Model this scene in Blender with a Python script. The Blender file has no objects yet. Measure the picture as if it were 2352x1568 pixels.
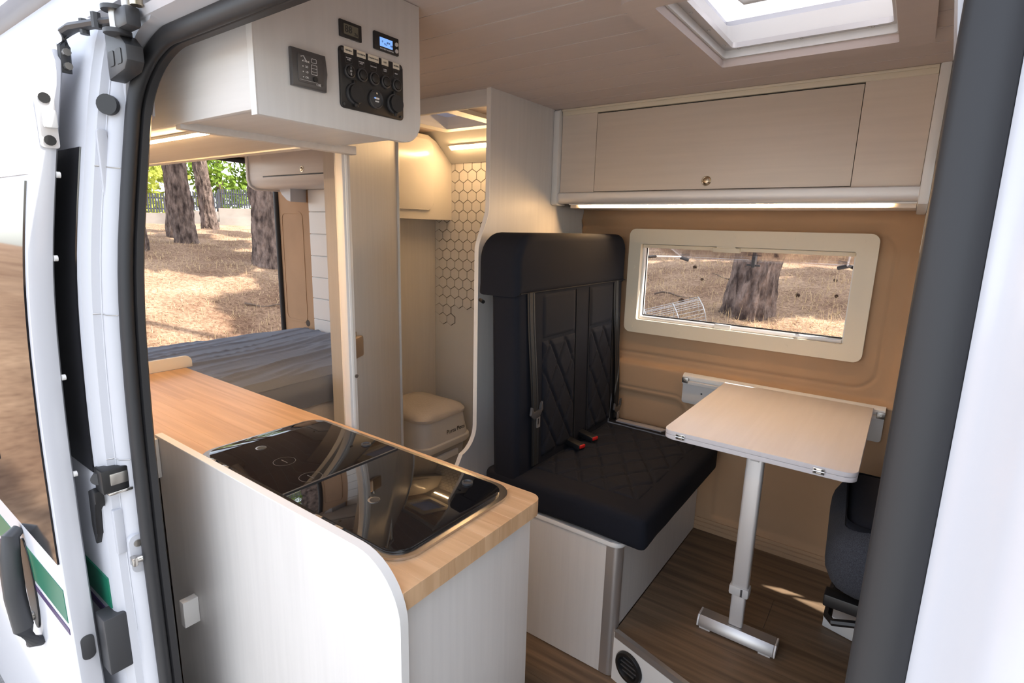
import bpy, bmesh, math, random
import numpy as np
from mathutils import Vector, Matrix, noise
random.seed(7)
scene = bpy.context.scene
C = scene.collection
R = math.radians
# ------------------------------------------------------------------ camera, sky, sun, exposure
cam_d = bpy.data.cameras.new('camera'); cam = bpy.data.objects.new('camera', cam_d); C.objects.link(cam)
cam_d.lens = 19.09; cam_d.sensor_width = 36.0; cam_d.clip_start = 0.02; cam_d.clip_end = 300
yaw, pitch, roll = R(35.8605), R(-11.7737), R(1.4345)
_f = Vector((-math.sin(yaw)*math.cos(pitch), math.cos(yaw)*math.cos(pitch), math.sin(pitch)))
_r = Vector((math.cos(yaw), math.sin(yaw), 0)); _u = _r.cross(_f)
_R = _r*math.cos(roll)+_u*math.sin(roll); _U = _u*math.cos(roll)-_r*math.sin(roll)
cam.matrix_world = Matrix(((_R.x,_U.x,-_f.x,0),(_R.y,_U.y,-_f.y,0),(_R.z,_U.z,-_f.z,1.52),(0,0,0,1)))
scene.camera = cam
vs = scene.view_settings
vs.view_transform = 'Standard'; vs.look = 'None'; vs.gamma = 1.0; vs.use_curve_mapping = False
vs.exposure = 0.28
SUN_DIR = Vector((2.0, 1.0, 3.8)).normalized()
world = bpy.data.worlds.new('sky'); scene.world = world; world.use_nodes = True
wn = world.node_tree; wn.nodes.clear()
wo = wn.nodes.new('ShaderNodeOutputWorld'); wb = wn.nodes.new('ShaderNodeBackground'); ws = wn.nodes.new('ShaderNodeTexSky')
ws.sky_type = 'NISHITA'; ws.sun_disc = False; ws.sun_elevation = math.asin(SUN_DIR.z)
ws.sun_rotation = math.atan2(SUN_DIR.x, SUN_DIR.y); ws.air_density = 1.0; ws.dust_density = 1.5; ws.ozone_density = 1.0
wb.inputs['Strength'].default_value = 0.60
wh = wn.nodes.new('ShaderNodeHueSaturation'); wh.inputs['Saturation'].default_value = 0.42
wn.links.new(ws.outputs[0], wh.inputs['Color']); wn.links.new(wh.outputs[0], wb.inputs[0]); wn.links.new(wb.outputs[0], wo.inputs[0])
sun_d = bpy.data.lights.new('sun', 'SUN'); sun = bpy.data.objects.new('sun', sun_d); C.objects.link(sun)
sun_d.energy = 9.0; sun_d.angle = R(0.6); sun_d.color = (1.0, 0.95, 0.86)
sun.rotation_euler = SUN_DIR.to_track_quat('Z', 'Y').to_euler(); sun.location = (10, 5, 14)
LED_COL = (1.0, 0.62, 0.29)
LED_GAIN = 10.5

# ------------------------------------------------------------------ materials
MATS = {}
def mat(name, col, rough=0.5, metal=0.0, var=0.0, vscale=(8, 8, 8), bump=0.0, bscale=None, spec=0.5, col2=None,
        detail=4, coat=0.0, trans=0.0, emit=None, estr=0.0, bdist=0.002, contrast=(0.35, 0.65), sheen=0.0):
    if name in MATS: return MATS[name]
    m = bpy.data.materials.new(name); m.use_nodes = True; nt = m.node_tree; b = nt.nodes['Principled BSDF']
    b.inputs['Base Color'].default_value = (*col, 1); b.inputs['Roughness'].default_value = rough
    b.inputs['Metallic'].default_value = metal; b.inputs['Specular IOR Level'].default_value = spec
    b.inputs['Coat Weight'].default_value = coat; b.inputs['Transmission Weight'].default_value = trans
    b.inputs['Sheen Weight'].default_value = sheen
    if emit:
        b.inputs['Emission Color'].default_value = (*emit, 1); b.inputs['Emission Strength'].default_value = estr
    if var or col2 or bump:
        tc = nt.nodes.new('ShaderNodeTexCoord'); mp = nt.nodes.new('ShaderNodeMapping')
        mp.inputs['Scale'].default_value = vscale; nt.links.new(tc.outputs['Object'], mp.inputs['Vector'])
    if var or col2:
        nz = nt.nodes.new('ShaderNodeTexNoise'); nz.inputs['Scale'].default_value = 1.0; nz.inputs['Detail'].default_value = detail
        nt.links.new(mp.outputs[0], nz.inputs['Vector'])
        rp = nt.nodes.new('ShaderNodeValToRGB')
        c2 = col2 or tuple(c*(1-var) for c in col)
        c1 = col if col2 else tuple(min(1, c*(1+var*0.5)) for c in col)
        rp.color_ramp.elements[0].position = contrast[0]; rp.color_ramp.elements[1].position = contrast[1]
        rp.color_ramp.elements[0].color = (*c2, 1); rp.color_ramp.elements[1].color = (*c1, 1)
        nt.links.new(nz.outputs['Fac'], rp.inputs[0]); nt.links.new(rp.outputs[0], b.inputs['Base Color'])
    if bump:
        n2 = nt.nodes.new('ShaderNodeTexNoise'); n2.inputs['Scale'].default_value = 1.0; n2.inputs['Detail'].default_value = 6
        mp2 = nt.nodes.new('ShaderNodeMapping'); mp2.inputs['Scale'].default_value = bscale or vscale
        nt.links.new(tc.outputs['Object'], mp2.inputs['Vector']); nt.links.new(mp2.outputs[0], n2.inputs['Vector'])
        bp = nt.nodes.new('ShaderNodeBump'); bp.inputs['Strength'].default_value = bump; bp.inputs['Distance'].default_value = bdist
        nt.links.new(n2.outputs['Fac'], bp.inputs['Height']); nt.links.new(bp.outputs[0], b.inputs['Normal'])
    MATS[name] = m
    return m
def led_mat(name, strength, col=LED_COL):
    m = bpy.data.materials.new(name); m.use_nodes = True; nt = m.node_tree; nt.nodes.clear()
    o = nt.nodes.new('ShaderNodeOutputMaterial'); e = nt.nodes.new('ShaderNodeEmission')
    e.inputs[0].default_value = (*col, 1); e.inputs[1].default_value = strength*LED_GAIN
    nt.links.new(e.outputs[0], o.inputs[0]); return m
def glass_mat(name, tint=(1, 1, 1), refl=0.06, tfac=0.96):
    m = bpy.data.materials.new(name); m.use_nodes = True; nt = m.node_tree; nt.nodes.clear()
    o = nt.nodes.new('ShaderNodeOutputMaterial'); t = nt.nodes.new('ShaderNodeBsdfTransparent'); g = nt.nodes.new('ShaderNodeBsdfGlossy')
    t.inputs[0].default_value = (*[c*tfac for c in tint], 1); g.inputs['Roughness'].default_value = 0.03
    mx = nt.nodes.new('ShaderNodeMixShader'); lw = nt.nodes.new('ShaderNodeLayerWeight'); lw.inputs[0].default_value = 0.2
    ml = nt.nodes.new('ShaderNodeMath'); ml.operation = 'MULTIPLY_ADD'; ml.inputs[1].default_value = 0.5; ml.inputs[2].default_value = refl
    nt.links.new(lw.outputs['Fresnel'], ml.inputs[0]); nt.links.new(ml.outputs[0], mx.inputs[0])
    nt.links.new(t.outputs[0], mx.inputs[1]); nt.links.new(g.outputs[0], mx.inputs[2]); nt.links.new(mx.outputs[0], o.inputs[0])
    return m
def translucent_mat(name, col, mixf=0.5):
    m = bpy.data.materials.new(name); m.use_nodes = True; nt = m.node_tree; nt.nodes.clear()
    o = nt.nodes.new('ShaderNodeOutputMaterial'); t = nt.nodes.new('ShaderNodeBsdfTranslucent'); d = nt.nodes.new('ShaderNodeBsdfDiffuse')
    t.inputs[0].default_value = (*col, 1); d.inputs[0].default_value = (*col, 1)
    mx = nt.nodes.new('ShaderNodeMixShader'); mx.inputs[0].default_value = mixf
    nt.links.new(d.outputs[0], mx.inputs[1]); nt.links.new(t.outputs[0], mx.inputs[2]); nt.links.new(mx.outputs[0], o.inputs[0])
    return m
M = dict(
    laminate=mat('white_laminate', (0.66, 0.635, 0.61), 0.42, var=0.035, vscale=(60, 60, 3)),
    laminate_h=mat('white_laminate_cross_grain', (0.66, 0.635, 0.61), 0.42, var=0.035, vscale=(3, 60, 60)),
    laminate_lit=mat('white_laminate_warm_lit', (0.70, 0.605, 0.51), 0.42, var=0.03, vscale=(3, 60, 60)),  # same laminate as the bench box, warm interior light put into its colour
    table=mat('table_laminate', (0.66, 0.64, 0.67), 0.4, var=0.03, vscale=(60, 3, 60)),
    edge=mat('white_edge_band', (0.78, 0.77, 0.75), 0.4),
    gloss=mat('gloss_white', (0.74, 0.71, 0.66), 0.18),
    bathwall=mat('bath_wall_white', (0.70, 0.69, 0.66), 0.35),
    tile=mat('hex_tile_white', (0.72, 0.70, 0.67), 0.25),
    grout=mat('grout_dark', (0.10, 0.085, 0.07), 0.8),
    tan=mat('tan_lining', (0.45, 0.285, 0.165), 0.85, var=0.07, vscale=(3, 3, 3), bump=0.15, bscale=(400, 400, 400)),
    tan_dark=mat('tan_groove', (0.30, 0.185, 0.10), 0.9),
    cream=mat('cream_plastic', (0.74, 0.66, 0.52), 0.45),
    ceil=mat('ceiling_board', (0.55, 0.47, 0.435), 0.6, var=0.02, vscale=(4, 60, 60)),
    floor=mat('oak_vinyl', (0.235, 0.155, 0.095), 0.45, col2=(0.12, 0.078, 0.046), vscale=(2.5, 45, 20), detail=8, bump=0.1, bscale=(4, 120, 60)),
    floor_b=mat('oak_vinyl_dark', (0.205, 0.135, 0.082), 0.45, col2=(0.105, 0.068, 0.04), vscale=(2.2, 40, 20), detail=8, bump=0.1, bscale=(4, 120, 60)),
    bamboo=mat('bamboo', (0.66, 0.43, 0.25), 0.35, col2=(0.53, 0.325, 0.175), vscale=(2.0, 55, 6), detail=6),
    bamboo_b=mat('bamboo_light', (0.675, 0.445, 0.262), 0.35, col2=(0.56, 0.35, 0.193), vscale=(2.6, 45, 6), detail=6),
    paint=mat('van_paint', (0.55, 0.56, 0.60), 0.22, coat=0.3),
    paint_in=mat('van_paint_jamb', (0.52, 0.53, 0.57), 0.35, bump=0.04, bscale=(9, 9, 9)),
    rubber=mat('seal_rubber', (0.016, 0.0165, 0.019), 0.55, bump=0.1, bscale=(60, 60, 10)),
    rubber2=mat('seal_rubber_grey', (0.018, 0.018, 0.020), 0.5),
    black=mat('black_plastic', (0.012, 0.012, 0.013), 0.4),
    dgrey=mat('dark_grey_plastic', (0.045, 0.046, 0.05), 0.45),
    panelgrey=mat('panel_grey', (0.075, 0.07, 0.07), 0.35),
    blackglass=mat('black_glass', (0.006, 0.006, 0.007), 0.03, spec=0.7),
    bodyglass=mat('body_black_glass', (0.012, 0.012, 0.014), 0.06, spec=0.6),
    steel=mat('stainless', (0.62, 0.60, 0.57), 0.25, metal=1.0),
    alu=mat('aluminium', (0.60, 0.58, 0.57), 0.38, metal=0.85),
    alu_l=mat('aluminium_bright', (0.72, 0.70, 0.69), 0.42, metal=0.35),
    zinc=mat('zinc', (0.45, 0.43, 0.40), 0.35, metal=1.0),
    brass=mat('nickel_knob', (0.62, 0.52, 0.38), 0.25, metal=1.0),
    copper=mat('latch_champagne', (0.55, 0.42, 0.30), 0.35, metal=0.8),
    fabric=mat('black_upholstery', (0.0085, 0.0100, 0.0160), 0.9, bump=0.25, bscale=(500, 500, 500), bdist=0.001, spec=0.25),
    fabric_l=mat('charcoal_upholstery', (0.0105, 0.0120, 0.0180), 0.9, bump=0.25, bscale=(500, 500, 500), bdist=0.001, spec=0.25),
    stitch=mat('seam_thread', (0.008, 0.008, 0.010), 0.9),
    belt=mat('seat_belt_web', (0.014, 0.014, 0.0145), 0.6, bump=0.2, bscale=(800, 40, 40)),
    seat_blue=mat('speckled_seat_cloth', (0.055, 0.060, 0.075), 0.95, col2=(0.022, 0.025, 0.034), vscale=(450, 450, 450)),
    red=mat('buckle_red', (0.55, 0.015, 0.015), 0.4),
    sheet=mat('grey_bed_sheet', (0.235, 0.265, 0.33), 0.85, bump=0.3, bscale=(6, 30, 30), bdist=0.006),
    white_pl=mat('white_plastic', (0.74, 0.73, 0.71), 0.35),
    toilet=mat('toilet_plastic', (0.68, 0.66, 0.63), 0.35),
    toilet_b=mat('toilet_tank_grey', (0.42, 0.41, 0.40), 0.4),
    wrap=mat('bubble_wrap', (0.62, 0.57, 0.52), 0.25, bump=0.6, bscale=(90, 90, 90), bdist=0.004),
    lcd=mat('lcd_olive', (0.14, 0.13, 0.095), 0.3),
    lcd_blue=mat('lcd_blue', (0.1, 0.2, 0.5), 0.3, emit=(0.22, 0.45, 1.0), estr=0.8),
    ink=mat('ink_white', (0.7, 0.7, 0.7), 0.5), ink_d=mat('ink_dark', (0.03, 0.03, 0.03), 0.5),
    sticker=mat('sticker_cream', (0.72, 0.66, 0.54), 0.5),
    green=mat('decal_green', (0.01, 0.17, 0.10), 0.3), purple=mat('decal_purple', (0.06, 0.03, 0.12), 0.3),
    asphalt=mat('asphalt', (0.36, 0.35, 0.34), 0.9, col2=(0.22, 0.215, 0.21), vscale=(120, 120, 120), bump=0.5, bscale=(90, 90, 90)),
    bark=mat('pine_bark', (0.27, 0.195, 0.16), 0.95, col2=(0.05, 0.032, 0.026), vscale=(15, 15, 6), detail=10, bump=1.0, bscale=(26, 26, 9), bdist=0.06),
    concrete=mat('old_concrete', (0.36, 0.325, 0.285), 0.9, col2=(0.25, 0.22, 0.195), vscale=(1.2, 1.2, 2.0), detail=8, bump=0.3, bscale=(12, 12, 12)),
    fence=mat('grey_fence_paint', (0.045, 0.05, 0.065), 0.6),
    wire=mat('galvanised_wire', (0.55, 0.54, 0.52), 0.4, metal=0.4),
    cone=mat('pine_cone', (0.09, 0.05, 0.03), 0.9), stick=mat('dead_branch', (0.14, 0.10, 0.075), 0.95),
    velcro=mat('velcro_grey', (0.30, 0.29, 0.31), 0.95),
    seatpl=mat('seat_plinth_dark', (0.02, 0.02, 0.022), 0.7),
    lav=mat('wall_plate_white', (0.62, 0.61, 0.60), 0.4),
)
M['glass'] = glass_mat('clear_acrylic'); M['smoke'] = glass_mat('hinged_acrylic', (0.97, 0.93, 0.93), 0.10, 0.86)
M['opal'] = translucent_mat('opal_acrylic', (0.50, 0.49, 0.53), 0.6)
M['leaf'] = translucent_mat('leaf_green', (0.20, 0.30, 0.055), 0.45); M['leaf_y'] = translucent_mat('leaf_yellow_green', (0.42, 0.46, 0.10), 0.5)
M['needle'] = translucent_mat('pine_needle_green', (0.075, 0.12, 0.03), 0.3)
M['straw'] = translucent_mat('dry_straw', (0.58, 0.42, 0.25), 0.25)

# ------------------------------------------------------------------ mesh helpers
def link(o, parent=None):
    C.objects.link(o)
    if parent is not None:
        o.parent = parent; o.matrix_parent_inverse = parent.matrix_basis.inverted()
    return o
def obj(name, bm, m, parent=None, smooth=False):
    me = bpy.data.meshes.new(name)
    bmesh.ops.recalc_face_normals(bm, faces=bm.faces)
    bm.to_mesh(me); bm.free()
    if m is not None: me.materials.append(m)
    if smooth:
        for p in me.polygons: p.use_smooth = True
        if smooth != 'all' and len(me.polygons) > 1:
            me.set_sharp_from_angle(angle=R(40))
    return link(bpy.data.objects.new(name, me), parent)
def bm_box(bm, x0, x1, y0, y1, z0, z1, bev=0.0, seg=2, mtx=None):
    v = [bm.verts.new(p) for p in ((x0,y0,z0),(x1,y0,z0),(x1,y1,z0),(x0,y1,z0),(x0,y0,z1),(x1,y0,z1),(x1,y1,z1),(x0,y1,z1))]
    fs = [bm.faces.new([v[i] for i in f]) for f in ((0,3,2,1),(4,5,6,7),(0,1,5,4),(1,2,6,5),(2,3,7,6),(3,0,4,7))]
    if bev > 0:
        es = list({e for f in fs for e in f.edges})
        r = bmesh.ops.bevel(bm, geom=es, offset=bev, segments=seg, affect='EDGES', profile=0.5)
        v = list({x for f in r['faces'] for x in f.verts} | {x for x in v if x.is_valid})
    if mtx is not None: bmesh.ops.transform(bm, matrix=mtx, verts=[x for x in v if x.is_valid])
    return bm
def box(name, x0, x1, y0, y1, z0, z1, m, parent=None, bev=0.0, seg=2, mtx=None):
    bm = bmesh.new(); bm_box(bm, x0, x1, y0, y1, z0, z1, bev, seg)
    if mtx is not None: bmesh.ops.transform(bm, matrix=mtx, verts=bm.verts)
    return obj(name, bm, m, parent, smooth=bev > 0)
AX = {'x': lambda a, b, t: (t, a, b), 'y': lambda a, b, t: (a, t, b), 'z': lambda a, b, t: (a, b, t)}
def bm_prism(bm, pts, axis, t0, t1, bev=0.0, seg=2):
    f = AX[axis]
    a = [bm.verts.new(f(p[0], p[1], t0)) for p in pts]; b = [bm.verts.new(f(p[0], p[1], t1)) for p in pts]
    n = len(pts); fa = bm.faces.new(a); fb = bm.faces.new(b[::-1])
    for i in range(n): bm.faces.new((a[i], b[i], b[(i+1) % n], a[(i+1) % n]))
    if bev > 0:
        es = list(fa.edges)+list(fb.edges)
        bmesh.ops.bevel(bm, geom=es, offset=bev, segments=seg, affect='EDGES', profile=0.5)
def prism(name, pts, axis, t0, t1, m, parent=None, bev=0.0, seg=2, smooth=True):
    bm = bmesh.new(); bm_prism(bm, pts, axis, t0, t1, bev, seg); return obj(name, bm, m, parent, smooth)
def rrect(a0, a1, b0, b1, r, n=6, corners=(1, 1, 1, 1)):
    out = []
    for k, (ca, cb, s) in enumerate(((a1, b0, -90), (a1, b1, 0), (a0, b1, 90), (a0, b0, 180))):
        if not corners[k] or r <= 0: out.append((ca, cb)); continue
        da, db = (-r if ca == a1 else r), (r if cb == b0 else -r)
        for i in range(n+1):
            t = R(s+90*i/n); out.append((ca+da+r*math.cos(t), cb+db+r*math.sin(t)))
    return out
def bm_ring(bm, outer, inner, axis, t0, t1):
    f = AX[axis]; n = len(outer)
    L = [[bm.verts.new(f(p[0], p[1], t)) for p in ps] for ps, t in ((outer, t0), (outer, t1), (inner, t1), (inner, t0))]
    for a, b in ((0, 1), (1, 2), (2, 3), (3, 0)):
        for i in range(n): bm.faces.new((L[a][i], L[a][(i+1) % n], L[b][(i+1) % n], L[b][i]))
def ring(name, outer, inner, axis, t0, t1, m, parent=None, bev=0.0):
    bm = bmesh.new(); bm_ring(bm, outer, inner, axis, t0, t1)
    if bev:
        es = [e for e in bm.edges if len(e.link_faces) == 2 and e.calc_face_angle(0) > R(60)]
        bmesh.ops.bevel(bm, geom=es, offset=bev, segments=2, affect='EDGES', profile=0.5)
    return obj(name, bm, m, parent, True)
def bm_tube(bm, path, rad, n=10, cap=True, flat=None):
    path = [Vector(p) for p in path]; rings = []
    for i, p in enumerate(path):
        t = (path[min(i+1, len(path)-1)]-path[max(i-1, 0)]).normalized()
        a = Vector((0, 0, 1)) if abs(t.z) < 0.9 else Vector((1, 0, 0))
        u = t.cross(a).normalized(); w = t.cross(u).normalized()
        r = rad[i] if isinstance(rad, (list, tuple)) else rad
        rings.append([bm.verts.new(p+(u*math.cos(2*math.pi*k/n)+w*math.sin(2*math.pi*k/n)*(flat or 1))*r) for k in range(n)])
    for a, b in zip(rings, rings[1:]):
        for k in range(n): bm.faces.new((a[k], a[(k+1) % n], b[(k+1) % n], b[k]))
    if cap: bm.faces.new(rings[0][::-1]); bm.faces.new(rings[-1])
def tube(name, path, rad, m, parent=None, n=10, flat=None):
    bm = bmesh.new(); bm_tube(bm, path, rad, n, True, flat); return obj(name, bm, m, parent, True)
def cyl(name, p0, p1, r, m, parent=None, n=20, r1=None, bev=0.0):
    bm = bmesh.new(); bm_tube(bm, [p0, p1], [r, r1 if r1 is not None else r], n)
    if bev:
        es = [e for e in bm.edges if len(e.link_faces) == 2 and e.calc_face_angle(0) > R(60)]
        bmesh.ops.bevel(bm, geom=es, offset=bev, segments=2, affect='EDGES')
    return obj(name, bm, m, parent, True)
def sweep(name, path, prof_fn, m, parent=None, closed_prof=True, closed_path=False, smooth=True):
    """prof_fn(i, point, tangent) -> list of world points"""
    bm = bmesh.new(); n = len(path); rings = []
    for i in range(n): rings.append([bm.verts.new(p) for p in prof_fn(i)])
    k = len(rings[0]); rng = range(n if closed_path else n-1)
    for i in rng:
        a, b = rings[i], rings[(i+1) % n]
        for j in range(k if closed_prof else k-1): bm.faces.new((a[j], a[(j+1) % k], b[(j+1) % k], b[j]))
    if closed_prof and not closed_path:
        bm.faces.new(rings[0][::-1]); bm.faces.new(rings[-1])
    return obj(name, bm, m, parent, smooth)
def grid(name, fn, nu, nv, m, parent=None, smooth='all'):
    bm = bmesh.new(); V = [[bm.verts.new(fn(i/nu, j/nv)) for j in range(nv+1)] for i in range(nu+1)]
    for i in range(nu):
        for j in range(nv): bm.faces.new((V[i][j], V[i+1][j], V[i+1][j+1], V[i][j+1]))
    return obj(name, bm, m, parent, smooth)
def thing(name, label, cat, loc=(0, 0, 0), group=None, kind=None):
    o = bpy.data.objects.new(name, None); C.objects.link(o); o.location = loc; o.empty_display_size = 0.05
    o['label'] = label; o['category'] = cat
    if group: o['group'] = group
    if kind: o['kind'] = kind
    return o
def tag(o, label, cat, group=None):
    o['label'] = label; o['category'] = cat
    if group: o['group'] = group
    return o
def struct(o, label=None):
    o['kind'] = 'structure'
    if label: o['label'] = label
    return o
def sroot(name, label=None, loc=(0, 0, 0)):
    o = bpy.data.objects.new(name, None); C.objects.link(o); o.location = loc; o['kind'] = 'structure'
    if label: o['label'] = label
    return o
def text(name, body, size, loc, m, parent=None, face='+x', ext=0.0003, align='CENTER'):
    cu = bpy.data.curves.new(name, 'FONT'); cu.body = body; cu.size = size; cu.extrude = ext; cu.align_x = align; cu.align_y = 'CENTER'
    cu.resolution_u = 3
    t = bpy.data.objects.new('tmp_text', cu); C.objects.link(t)
    dg = bpy.context.evaluated_depsgraph_get(); me = bpy.data.meshes.new_from_object(t.evaluated_get(dg)); me.name = name
    bpy.data.objects.remove(t); bpy.data.curves.remove(cu)
    rot = {'+x': Matrix(((0, 0, 1), (1, 0, 0), (0, 1, 0))), '-y': Matrix(((1, 0, 0), (0, 0, -1), (0, 1, 0)))}[face]
    me.transform(Matrix.Translation(Vector(loc)) @ rot.to_4x4())
    me.materials.clear(); me.materials.append(m)
    return link(bpy.data.objects.new(name, me), parent)
def screw(parent, p, n, r, m, name='screw', h=0.002):
    p = Vector(p); n = Vector(n)
    return cyl(name, p, p+n*h, r, m, parent, 12)
def interp(z, pts):
    if z <= pts[0][0]: return pts[0][1]
    for (a, va), (b, vb) in zip(pts, pts[1:]):
        if z <= b: return va+(vb-va)*(z-a)/(b-a)
    return pts[-1][1]
def smooth_interp(z, pts):
    s = 0; w = 0
    for k in range(-3, 4):
        g = math.exp(-k*k/4); s += g*interp(z+k*0.04, pts); w += g
    return s/w
def fbm(x, y, z=0.0, o=4): return noise.fractal(Vector((x, y, z)), 1.0, 2.0, o)

# ================================================================== VAN SHELL
CEIL = 2.015; PLAT = 0.19; WALL = 2.39; PX = -1.31       # ceiling, raised floor, driver wall, partition plane
BODY = [(-0.35, .375), (0.0, .362), (.3, .352), (.8, .35), (1.1, .353), (1.3, .36), (1.44, .37), (1.67, .405), (1.83, .432), (1.95, .47), (2.10, .56)]
def ybody(z): return smooth_interp(z, BODY)

# ---- floors with planks
def planks(root, x0, x1, y0, y1, ztop, w, ln, seed, clip=None, th=0.006):
    rnd = random.Random(seed); y = y0
    base = None
    while y < y1-0.01:
        ye = min(y+w, y1); x = x0-rnd.random()*ln*0.8
        while x < x1:
            a, b = max(x, x0), min(x+ln, x1)
            if b-a > 0.03:
                g = 0.0006
                pts = [(a+g, y+g), (b-g, y+g), (b-g, ye-g), (a+g, ye-g)]
                if clip: pts = clip(pts)
                if pts:
                    prism('plank', pts, 'z', ztop-th, ztop, M['floor'] if rnd.random() < .6 else M['floor_b'], root, smooth=False)
            x += ln
        y = ye
fl = struct(box('floor', -2.30, 1.7, 0.36, 2.42, -0.06, -0.006, M['floor_b']), 'brown wood-look aisle floor of the van')
planks(fl, -1.7, 0.15, 1.0, 1.56, 0.0, 0.185, 0.62, 3)
# raised dinette platform, its front edge runs slantwise
SA, SB = (-0.641, 1.524), (0.16, 1.30)
def step_y(x): return SA[1]+(SB[1]-SA[1])*(x-SA[0])/(SB[0]-SA[0])
def clip_step(pts):
    (a, y0), (b, _), (_, y1), _ = pts
    ya, yb = step_y(a)+0.012, step_y(b)+0.012
    if y1 <= min(ya, yb): return None
    if y0 >= max(ya, yb): return pts
    out = []
    P = pts
    for i in range(4):
        p, q = P[i], P[(i+1) % 4]
        dp, dq = p[1]-step_y(p[0])-0.012, q[1]-step_y(q[0])-0.012
        if dp >= 0: out.append(p)
        if dp*dq < 0:
            t = dp/(dp-dq); out.append((p[0]+(q[0]-p[0])*t, p[1]+(q[1]-p[1])*t))
    return out if len(out) >= 3 else None
pf = struct(prism('floor_platform', [(-0.641, 1.524), (0.16, 1.30), (0.55, 1.30), (0.55, 2.40), (-0.641, 2.40)], 'z', -0.005, PLAT-0.007, M['edge'], smooth=False),
            'raised wood-look dinette platform with white riser')
planks(pf, -0.639, 0.5, 1.30, 2.388, PLAT, 0.183, 1.1, 11, clip_step)
d = Vector((SB[0]-SA[0], SB[1]-SA[1], 0)).normalized(); nrm = Vector((d.y, -d.x, 0))
def along(t, off, z): return Vector((SA[0], SA[1], 0))+d*t+nrm*off+Vector((0, 0, z))
prof = [(-0.014, PLAT-0.004), (-0.014, PLAT+0.002), (0.0025, PLAT+0.002), (0.003, PLAT-0.022), (0.0, PLAT-0.022), (0.0, PLAT-0.004)]
sweep('edge_strip', [0, 1], lambda i: [along(0.004+i*0.82, o, z) for o, z in prof], M['alu'], pf, smooth=False)
# round heater outlet in the riser
vc = along(0.072, 0, 0.096); vent = thing('air_outlet', 'round black heater outlet in the white step riser', 'vent', (vc.x, vc.y, 0.096))
vx, vz = d, Vector((0, 0, 1))
def vring(r, dd, n=32): return [vc+vx*(r*math.cos(2*math.pi*k/n))+vz*(r*math.sin(2*math.pi*k/n))+nrm*dd for k in range(n)]
def lathe_rings(name, rings, m, parent, cap=True):
    bm = bmesh.new(); V = [[bm.verts.new(p) for p in r] for r in rings]; n = len(rings[0])
    for a, b in zip(V, V[1:]):
        for k in range(n): bm.faces.new((a[k], a[(k+1) % n], b[(k+1) % n], b[k]))
    if cap: bm.faces.new(V[-1]); bm.faces.new(V[0][::-1])
    return obj(name, bm, m, parent, True)
lathe_rings('bezel', [vring(.054, .001), vring(.054, .006), vring(.050, .012), vring(.040, .013), vring(.036, .006), vring(.034, -0.004)], M['black'], vent)
for k in range(4):
    zz = -0.024+k*0.016; hw = math.sqrt(.034**2-zz**2)
    c0 = vc+vz*zz+nrm*0.003
    bm = bmesh.new(); bm_tube(bm, [c0-vx*hw, c0+vx*hw], .0035, 6); obj('louver', bm, M['dgrey'], vent, True)

# ---- ceiling: backing slab around two roof hatches + boards running lengthwise
HATCH = (-0.525, -0.10, 1.22, 1.74); BH = (-1.985, -1.69, 1.82, 2.14)
def around(x0, x1, y0, y1, holes):
    xs = sorted({x0, x1, *[h[0] for h in holes], *[h[1] for h in holes]}); out = []
    for a, b in zip(xs, xs[1:]):
        hs = sorted([h for h in holes if h[0] < (a+b)/2 < h[1]], key=lambda h: h[2]); y = y0
        for h in hs: out.append((a, b, y, h[2])); y = h[3]
        out.append((a, b, y, y1))
    return [r for r in out if r[3]-r[2] > 1e-4 and r[1]-r[0] > 1e-4]
bm = bmesh.new()
for a, b, c, e in around(-3.85, 1.75, 0.57, 2.42, [HATCH, (BH[0]-.03, BH[1]+.03, BH[2]-.03, BH[3]+.03)]): bm_box(bm, a, b, c, e, CEIL+0.0016, CEIL+0.075)
ce = struct(obj('ceiling', bm, M['edge']), 'lengthwise boarded ceiling of the van')
yy = 0.56
while yy < 2.36:
    y2 = min(yy+0.119, 2.39)
    for a, b, c, e in around(-2.3, 0.5, yy+0.002, y2-0.002, [tuple(h) for h in (HATCH, BH) if h[2] < y2 and h[3] > yy]):
        if e-c > 0.004: box('board', a, b, c, e, CEIL, CEIL+0.0016, M['ceil'], ce, bev=0.0006, seg=1)
    for a, b in ((-3.82, -2.302),): box('board', a, b, yy+0.0015, y2-0.0015, CEIL, CEIL+0.0016, M['ceil'], ce, bev=0.0006, seg=1)
    yy = y2
bm = bmesh.new()
for a, b, c, e in around(-4.0, 1.75, 0.50, 2.46, [HATCH, (BH[0]-.03, BH[1]+.03, BH[2]-.03, BH[3]+.03)]): bm_box(bm, a, b, c, e, CEIL+0.0755, CEIL+0.10)
struct(obj('roof', bm, M['paint']), 'white sheet metal roof of the van')
# hatch over the dinette
w2 = sroot('window_2', 'open opal roof hatch above the dinette', (-0.31, 1.48, CEIL))
def rect(a, b, c, e): return rrect(a, b, c, e, 0.012, 3)
ring('hatch_frame', rrect(-0.587, -0.029, 1.16, 1.79, 0.03, 5), rrect(HATCH[0], HATCH[1], HATCH[2], HATCH[3], 0.008, 5), 'z', CEIL-0.022, CEIL, M['ceil'], w2, bev=0.004)
ring('shaft', rect(HATCH[0]-.004, HATCH[1]+.004, HATCH[2]-.004, HATCH[3]+.004), rect(HATCH[0]+.006, HATCH[1]-.006, HATCH[2]+.006, HATCH[3]-.006), 'z', CEIL, CEIL+0.085, M['white_pl'], w2)
ring('blind_frame', rect(HATCH[0]+.004, HATCH[1]-.004, HATCH[2]+.004, HATCH[3]-.004), rect(HATCH[0]+.03, HATCH[1]-.016, HATCH[2]+.02, HATCH[3]-.022), 'z', CEIL+0.020, CEIL+0.034, M['alu'], w2)
for k in range(3): screw(w2, (-0.48+k*0.16, HATCH[3]-.013, CEIL+0.02), (0, 0, -1), .004, M['steel'])
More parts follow.
